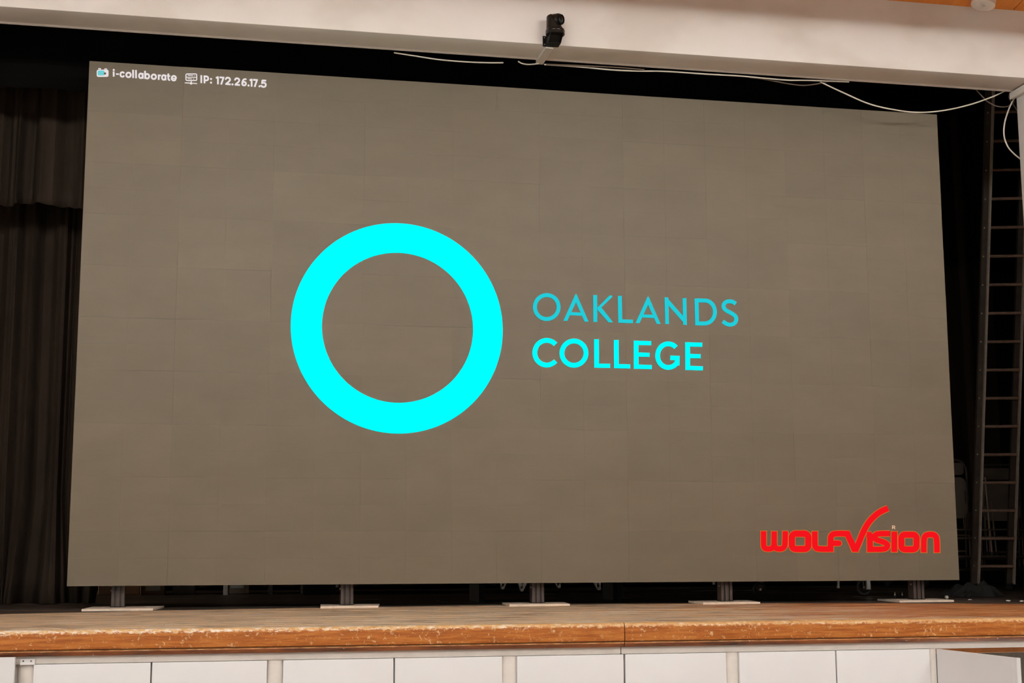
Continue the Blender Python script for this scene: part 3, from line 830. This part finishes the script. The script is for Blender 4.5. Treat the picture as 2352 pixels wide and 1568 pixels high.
# bracket: wall plate and gusseted shelf
pl = onY(1252, 95, YF)
MB().box(px0 - .075, px0 + .02, YF - .006, YF - .0005, zb_ - .005, zb_ + .085, .002).build('wall_plate', 'black_plastic', ptz)
for sx in (-.06,):
    for sz in (.012, .07):
        MB().cyl((px0 + sx, YF - .008, zb_ + sz), (px0 + sx, YF - .005, zb_ + sz), .005, 10).build('screw', 'bolt', ptz)
m = MB()
m.prism([(-.006, zb_ - .004), (-.006, zb_ + .055), (-.20, zb_ + .055), (-.20, zb_ + .048), (-.105, zb_ - .004)], lambda u, v, d: (d, YF + u, v), px0 + .050, px0 + .054)
m.prism([(-.006, zb_ - .004), (-.006, zb_ + .055), (-.20, zb_ + .055), (-.20, zb_ + .048), (-.105, zb_ - .004)], lambda u, v, d: (d, YF + u, v), px0 - .050, px0 - .046)
m.box(px0 - .050, px0 + .054, YF - .105, YF - .006, zb_ - .006, zb_ - .002)
m.build('bracket', 'black_plastic', ptz)
cyb = YF - .125
M = Matrix.Translation((px0 + .002, cyb, zb_ + .052))
MB().lathe([(.074, 0), (.078, .004), (.078, .038), (.074, .046), (.064, .050)], 40, M).build('base', 'camera_shell', ptz, True)
MB().lathe([(.0785, .024), (.0792, .026), (.0792, .034), (.0785, .036)], 40, M).build('base_ring', 'lens_black', ptz, True)
MB().cyl((px0 + .002, cyb, zb_ + .046), (px0 + .002, cyb, zb_ + .0525), .012, 12).build('tripod_screw', 'bolt', ptz)
# yoke: swept body, higher on the left, cupping the head
prof = []
zy = zb_ + .100
M2 = Matrix.Translation((px0 - .004, cyb, zy)) 
body = MB()
nseg = 40; lev = 14; vs = []; fs = []
for j in range(lev + 1):
    t = j / lev
    for k in range(nseg):
        a = 2 * math.pi * k / nseg; ca, sa = math.cos(a), math.sin(a)
        r = .067 - .003 * t
        # right/front side cut away: height depends on direction
        front = max(0.0, ca * .75 - sa * .66)
        hmax = .120 * (1 - .86 * min(1, front * 1.25))
        z = hmax * t
        rr = r * (1 if t < .86 else math.sqrt(max(0.05, 1 - ((t - .86) / .14) ** 2 * .55)))
        vs.append((px0 - .004 + rr * ca, cyb + rr * sa, zy + z))
for j in range(lev):
    for k in range(nseg):
        l = (k + 1) % nseg; fs.append((j * nseg + k, j * nseg + l, (j + 1) * nseg + l, (j + 1) * nseg + k))
fs.append(tuple(range(nseg))[::-1]); fs.append(tuple(lev * nseg + k for k in range(nseg)))
body.add(vs, fs).build('yoke', 'camera_shell', ptz, True)
# head: drum on a horizontal axis with a lens barrel
hd = Vector((px0 + .006, cyb - .012, zy + .076)); fw = Vector((.62, -.70, -.12)).normalized(); ax = fw.cross(Vector((0, 0, 1))).normalized(); u3 = ax.cross(fw)
Mh = Matrix((ax, u3, fw)).transposed().to_4x4(); Mh.translation = hd
h_ = MB().lathe([(.030, -.052), (.050, -.040), (.052, .030), (.046, .044)], 32, Mh).build('head', 'camera_shell', ptz, True)
MB().lathe([(.040, .040), (.041, .058), (.036, .060), (.034, .052)], 32, Mh).build('lens_barrel', 'black_plastic', h_, True)
MB().lathe([(.033, .050), (.024, .056), (.010, .059)], 32, Mh).build('lens', 'lens_black', h_, True)
dl_ = hd + ax * -.034 + fw * .030 - Vector((0, 0, .052))
MB().lathe([(.002, -.005), (.005, -.003), (.006, 0), (.005, .003), (.002, .005)], 12, Matrix.Translation(dl_)).build('indicator_light', 'led_dot', ptz, True)
MB().prism([(-.006, zb_ - .002), (-.006, zb_ + .05), (-.14, zb_ + .05), (-.09, zb_ - .002)], lambda u, v, d: (d, YF + u, v), px0 - .044, px0 + .048).build('gusset', 'black_plastic', ptz)
ptz.scale = (.80, .80, .80)
# short black lead into the trunking
tk = onY(1262, 121, YF)
tag(MB().tube(spline([(px0 - .012, YF - .03, zb_ + .004), (px0 - .012, YF - .03, zb_ - .01), (tk.x + .002, YF - .014, ZS + .012), (tk.x, YF - .006, ZS - .008)], 6), .005, 8).build('camera_lead', 'black_plastic'),
    'short black lead running from the video camera into white trunking', 'cable')
# trunking under the soffit
t0, t1 = tk.x, tk.x
tr = tag(empty('cable_trunking', (tk.x, YF, ZS)), 'white plastic cable trunking running across the soffit below the video camera', 'trunking')
MB().box(t0 - .024, t0 + .024, YF - .004, YK + .045, ZS - .022, ZS - .0005, .002).build('channel', 'trunking', tr)
MB().box(t0 - .026, t0 + .026, YF - .004, YK + .047, ZS - .026, ZS - .0205, .002).build('lid', 'trunking', tr)
# trunking on the right jamb, below the soffit
tr = tag(empty('cable_trunking', (JX, YF, ZS)), 'white plastic cable trunking at the top of the right jamb', 'trunking')
MB().box(JX - .028, JX - .0005, YF + .01, YK + .03, ZS - .058, ZS - .012, .002).build('channel', 'trunking', tr)
MB().box(JX - .032, JX - .027, YF + .01, YK + .032, ZS - .060, ZS - .010, .0015).build('lid', 'trunking', tr)
# the pale fitting on the ceiling, top right
fx = onY(2257, 6, YF - .14)
lm = tag(empty('ceiling_fitting', (fx.x, YF - .14, fx.z)), 'cream cylindrical fitting hanging from the orange ceiling at the top right', 'fitting')
Mf = Matrix.Translation((fx.x, YF - .14, fx.z - .022)) @ Matrix.Rotation(math.radians(14), 4, 'Y')
MB().lathe([(.078, 0), (.082, .004), (.082, .21), (.07, .23)], 40, Mf).build('shade', 'cream_gloss', lm, True)
MB().lathe([(.02, .0), (.055, -.002), (.06, .012), (.02, .014)], 24, Mf).build('reflector', 'trunking', lm, True)
MB().box(fx.x - .05, fx.x + .05, YF - .19, YF - .09, cz(YF - .14) - .02, cz(YF - .14) + .006).build('mount', 'cream_gloss', lm)

# =================================================================== CABLES ON THE SOFFIT
def cable(pts, r, mat, label, ends=None):
    P = [onY(x_, y_, Y + .65 + YK) for x_, y_, Y in pts]
    tag(MB().tube(spline(P, 10), r, 8).build('cable', mat, None, True), label, 'cable', 'cables along the soffit')
cable([(1884, 188, -.61), (1935, 212, -.60), (1998, 239, -.60), (2060, 253, -.60), (2110, 258, -.60), (2165, 254, -.60), (2225, 241, -.60), (2280, 222, -.60), (2312, 207, -.61)], .0050, 'cable_white',
      'long white cable sagging over the upper right corner of the screen')
cable([(2334, 219, -.61), (2320, 244, -.60), (2308, 280, -.60), (2306, 310, -.60), (2314, 335, -.60), (2328, 352, -.60), (2345, 366, -.61)], .0055, 'cable_white',
      'white cable looping down beside the right jamb')
cable([(905, 121, -.62), (950, 128, -.61), (1010, 137, -.61), (1070, 142, -.61), (1120, 144, -.61), (1156, 144, -.615)], .0045, 'cable_white',
      'thin pale cable sagging under the beam left of the video camera')
cable([(1190, 141, -.63), (1200, 146, -.62), (1216, 148, -.62), (1238, 146, -.625)], .0045, 'cable_white', 'short curl of pale cable beside the soffit trunking')
cable([(1250, 148, -.63), (1330, 153.5, -.625), (1400, 160, -.62), (1460, 163, -.62), (1530, 164, -.625), (1620, 170, -.63), (1700, 174.5, -.635), (1760, 180, -.625), (1810, 184, -.62), (1860, 184.5, -.63), (1950, 188, -.635)], .0050, 'cable_white',
      'pale cable running along the beam edge right of the trunking')
cable([(1255, 147.5, -.64), (1340, 151, -.64), (1420, 155, -.64), (1480, 160, -.64)], .0045, 'cable_tan', 'tan cable along the beam edge just right of the trunking')
cable([(1722, 178, -.60), (1740, 179.5, -.60), (1782, 187, -.60), (1815, 193, -.60), (1845, 196, -.60), (1875, 193, -.60), (1902, 187, -.60)], .0045, 'cable_tan', 'brown cable drooping below the beam left of the sagging white cable')
cable([(2242, 206, -.58), (2252, 217, -.57), (2264, 230, -.56), (2276, 238, -.56), (2290, 244, -.56), (2308, 245.5, -.56), (2320, 242, -.56), (2331, 233, -.57)], .0045, 'cable_tan', 'brown cable drooping in front of the ladder top')
cable([(2326, 213, -.60), (2318, 218, -.53), (2318, 226, -.52), (2326, 238, -.52), (2338, 256, -.52)], .0045, 'cable_tan', 'brown cable curling behind the jamb trunking')

# =================================================================== LADDER
lb = Vector((7.5256, 2.4487, ST)); lu = Vector((-.0345, -.2195, 1)).normalized(); th = -.2836
la = Vector((math.cos(th), math.sin(th), 0)); ln = la.cross(lu).normalized()      # ln points away from the camera
if ln.y < 0: ln = -ln
LL = 5.0; lw = .306
lad = tag(empty('ladder', lb), 'tall aluminium ladder leaning in the dark right wing of the stage', 'ladder')
MB().bar((XL, lb.y + lu.y * 4.93 - .13, ST + 4.86), (XR, lb.y + lu.y * 4.93 - .13, ST + 4.86), .12, .12).build('trim_2', 'stage_dark')
struct(bpy.data.objects['trim_2'], 'dark beam across the stage above the ladder', 'beam')
def chan(side, pr, s0, s1):
    m = MB(); o_ = lb + la * (0 if side < 0 else lw); n2 = len(pr)
    vs = [o_ + la * a_ + ln * b2_ + lu * q_ for q_ in (s0, s1) for a_, b2_ in pr]
    return m.add(vs, [tuple(range(n2))[::-1], tuple(range(n2, 2 * n2))] + [(i, (i + 1) % n2, n2 + (i + 1) % n2, n2 + i) for i in range(n2)])
for side in (-1, 1):
    r_ = chan(side, [(-.006, 0), (.010, 0), (.010, .006), (.004, .006), (.004, .062), (0, .062), (0, .006), (-.006, .006)], .06, LL).build('rail', 'aluminium', lad)
    q2 = chan(side, [(-.046, .066), (.004, .066), (.004, .072), (-.040, .072), (-.040, .120), (-.046, .120)], .05, LL - .35).build('rear_rail', 'aluminium_dark', lad)
    MB().bar(lb + la * ((0 if side < 0 else lw) - .02) + ln * .09, lb + la * ((0 if side < 0 else lw) - .02) + ln * .09 + lu * .05, .05, .06, ln).build('rubber_foot', 'rubber', q2)
k = 0
while .2128 + .25 * k < LL - .1:
    s = .2128 + .25 * k
    a0 = lb + lu * s + ln * .035
    g_ = MB().cyl(a0 + la * .002, a0 + la * (lw + .004), .0135, 12).build('rung', 'aluminium_rung', lad, True)
    MB().cyl(a0 - la * .030 + ln * .024, a0 - la * .030 + ln * .032, .007, 8).build('rivet', 'bolt', g_, True)
    k += 1

# =================================================================== FOLDED CHAIRS ON A TROLLEY (right wing)
def folding_chair(loc, rz, label, tilt=0.0):
    t = tag(empty('folding_chair', (0, 0, 0)), label, 'chair', 'folded chairs in the right wing')
    fw_, fh = .215, 1.02
    arch = [(-fw_, 0, 0), (-fw_, 0, fh - .12)] + [(-fw_ + .10 - .10 * math.cos(a), 0, fh - .12 + .12 * math.sin(a)) for a in [math.pi / 2 * k / 6 for k in range(1, 7)]]
    arch += [(-x_, y_, z_) for x_, y_, z_ in arch[::-1]]
    MB().tube(arch, .011, 10).build('back_frame', 'dark_steel', t, True)
    # moulded backrest, slightly dished
    def pad(name, z0, z1, hw_, dish, y0, mat, rr):
        P = rrect(-hw_, hw_, z0, z1, rr); m = MB()
        nn = len(P)
        vs = [(u, y0 + dish * (u / hw_) ** 2, v) for u, v in P] + [(u, y0 + dish * (u / hw_) ** 2 + .014, v) for u, v in P] + [(0, y0, (z0 + z1) / 2), (0, y0 + .014, (z0 + z1) / 2)]
        fs = [(i, (i + 1) % nn, nn + (i + 1) % nn, nn + i) for i in range(nn)]
        fs += [(2 * nn, (i + 1) % nn, i) for i in range(nn)] + [(2 * nn + 1, nn + i, nn + (i + 1) % nn) for i in range(nn)]
        m.add(vs, fs); return m.build(name, mat, t, True)
    pad('backrest', fh - .145, fh - .03, .19, .02, -.012, 'chair_plastic', .035)
    pad('seat', fh - .56, fh - .17, .195, .012, -.045, 'chair_plastic', .07)
    for s in (-1, 1):
        MB().tube([(s * .175, -.035, fh - .30), (s * .180, .02, .05), (s * .180, .024, 0)], .010, 8).build('leg', 'dark_steel', t, True)
        MB().cyl((s * fw_, 0, 0), (s * fw_, 0, .03), .014, 8).build('foot_cap', 'rubber', t)
    MB().cyl((-fw_, 0, .30), (fw_, 0, .30), .009, 8).build('stretcher', 'steel_tube', t, True)
    MB().cyl((-.18, .012, .15), (.18, .012, .15), .009, 8).build('stretcher', 'steel_tube', t, True)
    t.location = loc; t.rotation_euler = (tilt, 0, rz)
    return t
# positions: chair tops at picture height 1007
yA = 3.3
ca_ = onY(2173, 1150, yA)
folding_chair((ca_.x, yA, ST + .20), math.radians(-8), 'folded black chair on the trolley, half hidden by the edge of the screen')
cb_ = onY(2297, 1150, yA + .55)
folding_chair((cb_.x, yA + .55, ST + .19), math.radians(-6), 'folded black chair on the trolley, seen between the rungs of the ladder')
tro = tag(empty('chair_trolley', (ca_.x, yA, ST)), 'dark wheeled trolley carrying folded chairs in the right wing', 'trolley')
tx0, tx1, ty0, ty1 = ca_.x - .35, cb_.x + .30, yA - .12, yA + .75
MB().box(tx0, tx1, ty0, ty1, ST + .165, ST + .185, .004).build('deck', 'dark_steel', tro)
for xx in (tx0 + .06, tx1 - .06):
    for yy in (ty0 + .06, ty1 - .06):
        f_ = MB().box(xx - .02, xx + .02, yy - .02, yy + .02, ST + .10, ST + .165).build('caster_fork', 'steel_tube', tro)
        MB().cyl((xx - .016, yy, ST + .055), (xx + .016, yy, ST + .055), .055, 20).build('wheel', 'rubber', f_, True)
for zz in (.30, .47):
    MB().cyl((tx0, ty0, ST + zz), (tx1, ty0, ST + zz), .010, 8).build('side_rail', 'steel_tube', tro)
for xx in (tx0, tx1): MB().cyl((xx, ty0, ST + .18), (xx, ty0, ST + .48), .010, 8).build('upright', 'steel_tube', tro)
# ribs of chairs stacked behind (their thin back slats)
_z = onY(2225, 1215, ty0 - .02).z
MB().cyl((tx0, ty0 - .02, _z - .004), (tx1, ty0 - .02, _z - .004), .008, 8).build('side_rail', 'steel_tube', tro)
for k in range(7):
    p0, p1 = onY(2215 + 4.0 * k, 1214, ty0 - .02), onY(2212 + 4.4 * k, 1181 - 1.3 * k, ty0 - .02)
    MB().bar(p0, p1, .006, .006, (0, 1, 0)).build('slat', 'steel_tube', tro)
# loose folded stand legs leaning behind the ladder
def pole_thing(a, b_, r, label):
    A0 = Vector(a); B0 = Vector(b_)
    t = tag(empty('folded_stand', A0), label, 'stand', 'folded stands behind the ladder')
    MB().cyl(A0, B0, r, 10).build('tube', 'steel_tube', t, True)
    d_ = (B0 - A0).normalized()
    MB().cyl(A0 - d_ * .004, A0 + d_ * .03, r * 1.5, 10).build('tip', 'rubber', t, True)
yp = yA - .09
zsh = onY(2279, 1276, yp).z
MB().box(tx0, tx1, ty0, yA - .058, zsh - .035, zsh - .012, .003).build('shelf', 'dark_steel', tro)
pole_thing(onY(2279, 1274, yp - .004), onY(2263, 1095, yp + .002), .009, 'thin metal pole leaning just behind the left rail of the ladder')
pole_thing(onY(2289, 1274, yp - .004), onY(2276, 1150, yp + .002), .009, 'shorter thin metal pole leaning between the rungs of the ladder')
for x_ in (2250, 2266, 2272):
    pole_thing(onY(x_ + 2, 1274, yp + .022), onY(x_ - 3, 1190, yp + .028), .006, {2250: 'slim dark pole nearest the ladder rail in the bundle', 2266: 'slim dark pole in the middle of the bundle behind the ladder', 2272: 'slim dark pole at the right of the bundle behind the ladder'}[x_])

# =================================================================== CLUTTER ON THE STAGE FLOOR
def heap(name, cx, cy, rx, ry, h_, seed, label, mat='black_cloth'):
    rnd = random.Random(seed); n1, n2 = 80, 22; vs = []; fs = []
    ph = [rnd.uniform(0, 6.28) for _ in range(12)]
    def rid(u): return (.5 + .5 * math.cos(2 * u)) ** .8
    for j in range(n2 + 1):
        t = j / n2
        for k in range(n1):
            a = 2 * math.pi * k / n1
            edge = 1 + .18 * math.sin(2 * a + ph[0]) + .12 * math.sin(5 * a + ph[1]) + .06 * math.sin(11 * a + ph[2])
            r = (1 - t) * edge
            px_, py_ = rx * r * math.cos(a), ry * r * math.sin(a)
            u, v = px_ / rx, py_ / ry
            dome = max(0, 1 - (u * u + v * v) / (edge * edge)) ** .8
            f1 = rid(3.1 * u + 1.7 * v + ph[3] + .8 * math.sin(2.2 * v + ph[4])); f2 = rid(-2.0 * u + 3.6 * v + ph[5] + .7 * math.sin(3 * u + ph[6])); f3 = rid(6 * u - 3 * v + ph[7])
            hh = h_ * dome * (.30 + .75 * f1 * f1 + .45 * f2 * f2 + .18 * f3)
            vs.append((cx + px_, cy + py_, ST + max(.002, hh)))
    for j in range(n2):
        for k in range(n1):
            l = (k + 1) % n1; fs.append((j * n1 + k, j * n1 + l, (j + 1) * n1 + l, (j + 1) * n1 + k))
    fs.append(tuple(range(n1))[::-1])
    return tag(MB().add(vs, fs).build(name, mat, None, True), label, 'cloth')
h1 = onY(2278, 1375, .85); heap('cloth_heap', h1.x - .05, .95, .18, .13, .085, 4, 'crumpled black cloth heaped at the foot of the ladder')
h2 = onY(2348, 1375, .75); heap('cloth_heap', h2.x + .19, .70, .13, .16, .07, 8, 'crumpled black cloth heaped at the right edge beyond the ladder')
h3 = onY(2213, 1375, 1.32); heap('cloth_heap', h3.x, 1.32, .19, .12, .06, 12, 'flat fold of black cloth below the right end of the screen')
bl = onY(2174, 1369, .40)
tag(MB().lathe([(.0145 * math.cos(math.radians(q_)), .0145 * math.sin(math.radians(q_))) for q_ in range(-85, 86, 17)], 18, Matrix.Translation((bl.x, .40, ST + .0155))).build('ball', 'grey_bracket', None, True),
    'small grey ball on the stage floor below the right end of the screen', 'ball')
for i, (x_, y_, lab) in enumerate([(2227, 1377, 'scrap of white paper in front of the cloth heap'), (2316, 1379, 'crumpled white paper scrap right of the ladder foot'), (2346, 1380, 'white paper scrap at the right edge of the stage')]):
    p = onZ(x_, y_ + 2, ST)
    rnd = random.Random(i); vs = [(p.x + .018 * math.cos(a) * rnd.uniform(.5, 1.2), p.y + .02 * math.sin(a), ST + .001 + rnd.uniform(0, .008)) for a in [k * math.pi / 4 for k in range(8)]] + [(p.x, p.y, ST + .012)]
    tag(MB().add(vs, [(k, (k + 1) % 8, 8) for k in range(8)] + [tuple(range(8))[::-1]]).build('paper_scrap', 'debris'), lab, 'paper', 'paper scraps on the stage')
# small connectors and dark stand near the right post
for i, (x_, lab, lean) in enumerate([(2065, 'left of two small plugs with shiny tips beside the rightmost screen post', .03), (2076, 'right of two small plugs with shiny tips beside the rightmost screen post', .01)]):
    p = onY(x_, 1380, .28)
    t = tag(empty('jack_plug', (p.x, .28, ST)), lab, 'plug', 'plugs by the screen post')
    MB().lathe([(.010, 0), (.011, .004), (.011, .030), (.008, .036)], 12, Matrix.Translation((p.x - lean, .28, ST + .001))).build('body', 'black_plastic', t, True)
    MB().lathe([(.006, .036), (.006, .046), (.003, .050), (.004, .055), (.001, .060)], 12, Matrix.Translation((p.x - lean, .28, ST + .001))).build('tip', 'bolt', t, True)
# rear left: boxes on the floor behind the screen
def carton(x0, x1, ztop_px, Y, dpt, mat, label, lab_rect=None):
    a, b_ = onY(x0, 1350, Y), onY(x1, 1350, Y)
    t = tag(empty('storage_box', ((a.x + b_.x) / 2, Y, ST)), label, 'box', 'boxes behind the screen')
    MB().box(a.x, b_.x, Y, Y + dpt, ST + .001, ST + ztop_px, .006).build('carton', mat, t)
    MB().box(a.x - .006, b_.x + .006, Y - .006, Y + dpt + .006, ST + ztop_px, ST + ztop_px + .03, .004).build('lid', mat, t)
    if lab_rect:
        c0, c1 = onY(lab_rect[0], lab_rect[1], Y - .003), onY(lab_rect[2], lab_rect[3], Y - .003)
        MB().box(c0.x, c1.x, Y - .003, Y, c1.z, c0.z).build('label_card', 'box_label', t)
    return t
carton(225, 320, .42, 3.5, .3, 'cardboard', 'brown cardboard box behind the leftmost screen post')
carton(322, 378, .40, 3.3, .3, 'cardboard', 'brown cardboard box with a pale label card behind the screen', (336, 1338, 368, 1356))
carton(396, 448, .36, 3.45, .3, 'clutter_brown', 'dark brown box standing behind the screen between two cardboard boxes')
carton(526, 572, .38, 3.5, .28, 'cardboard', 'brown cardboard box behind the screen beside the white leg', (530, 1330, 560, 1350))
a = onY(517, 1350, 3.1)
wl = tag(empty('white_leg_table', (a.x, 3.1, ST)), 'low table with one white leg showing under the screen', 'table')
MB().box(a.x - .012, a.x + .42, 3.05, 3.5, ST + .55, ST + .58, .004).build('table_top', 'dark_steel', wl)
MB().box(a.x - .014, a.x + .024, 3.08, 3.11, ST + .002, ST + .55, .003).build('leg', 'grey_bracket', wl)
for xx, yy in ((a.x + .38, 3.09), (a.x, 3.46), (a.x + .38, 3.46)): MB().box(xx - .014, xx + .014, yy - .014, yy + .014, ST + .002, ST + .55).build('leg', 'dark_steel', wl)
a = onY(777, 1350, 3.0)
fl = tag(empty('flight_case', (a.x, 3.0, ST)), 'black flight case with pale metal corner edge behind the second screen post', 'case')
MB().box(a.x - .30, a.x - .02, 3.0, 3.5, ST + .002, ST + .5, .008).build('body', 'stage_dark', fl)
MB().box(a.x - .022, a.x + .002, 2.995, 3.03, ST + .06, ST + .5, .003).build('corner_edge', 'grey_bracket', fl)
MB().box(a.x - .31, a.x - .01, 2.99, 3.51, ST + .5, ST + .53, .004).build('lid', 'stage_dark', fl)
# middle: dark trestle with grey V brackets
t = tag(empty('folding_trestle', (onY(1265, 1340, .8).x, .8, ST)), 'dark folded trestle with grey V shaped bracket feet hanging below the screen', 'trestle')
YT = .8
x0_, x1_ = onY(1100, 1340, YT).x, onY(1430, 1340, YT).x
MB().box(x0_, x1_, YT, YT + .04, ST + .42, ST + .48).build('beam', 'dark_steel', t)
for xx in (x0_ + .02, x1_ - .02): MB().box(xx - .02, xx + .02, YT, YT + .4, ST + .002, ST + .42).build('leg', 'stage_dark', t)
for (xt, yt, l, r_) in ((1154, 1349, -4, 22), (1198, 1354, -14, 26), (1283, 1346, -24, 4), (1375, 1351, -28, 2)):
    YV = YT - .01; tp = onY(xt, yt, YV); s_ = (YV - CAM.y) / FPX
    for off in (l, r_):
        MB().bar((tp.x, YV, tp.z), (tp.x + off * s_ * 2.3, YV, ST + .43), .026, .012, (0, 1, 0)).build('bracket', 'grey_bracket', t)
    MB().cyl((tp.x, YV - .02, tp.z), (tp.x, YV + .01, tp.z), .012, 14).build('bracket_eye', 'grey_bracket', t, True)
# right: wheeled rack
yr = 1.3
rk = tag(empty('wheeled_rack', (onY(1865, 1350, yr).x, yr, ST)), 'dark wheeled rack behind the right part of the screen, casters showing below', 'rack')
x0_, x1_ = onY(1720, 1350, yr).x, onY(2005, 1350, yr).x
MB().box(x0_, x1_, yr, yr + .5, ST + .17, ST + .20, .004).build('deck', 'stage_dark', rk)
for px_, py_, s in ((1744, 1352, .045), (1983, 1362, .055)):
    xx = onY(px_, 1350, yr + .03).x
    f_ = MB().box(xx - .012, xx + .028, yr + .01, yr + .05, ST + .06, ST + .17).build('caster_fork', 'dark_steel', rk)
    MB().tube([(xx + s * math.cos(2 * math.pi * k / 24), yr + .02, ST + s + .014 + s * math.sin(2 * math.pi * k / 24)) for k in range(24)], .013, 8, True).build('tyre', 'rubber', f_, True)
    MB().cyl((xx, yr + .004, ST + s + .014), (xx, yr + .036, ST + s + .014), .010, 12).build('axle', 'bolt', f_, True)
for px_, z0_ in ((1640, .20), (1925, .12), (1994, .105)):
    xx = onY(px_, 1345, yr - .02).x
    MB().box(xx - (.007 if px_ != 1994 else .015), xx + (.007 if px_ != 1994 else .015), yr - .03, yr - .01, onY(px_, {1640: 1342, 1925: 1350, 1994: 1353}[px_], yr - .02).z, ST + .6).build('upright', 'box_label' if px_ == 1994 else 'grey_bracket', rk)
MB().box(onY(1630, 1345, yr).x, x1_, yr - .01, yr + .01, ST + .55, ST + .60).build('cross_bar', 'stage_dark', rk)
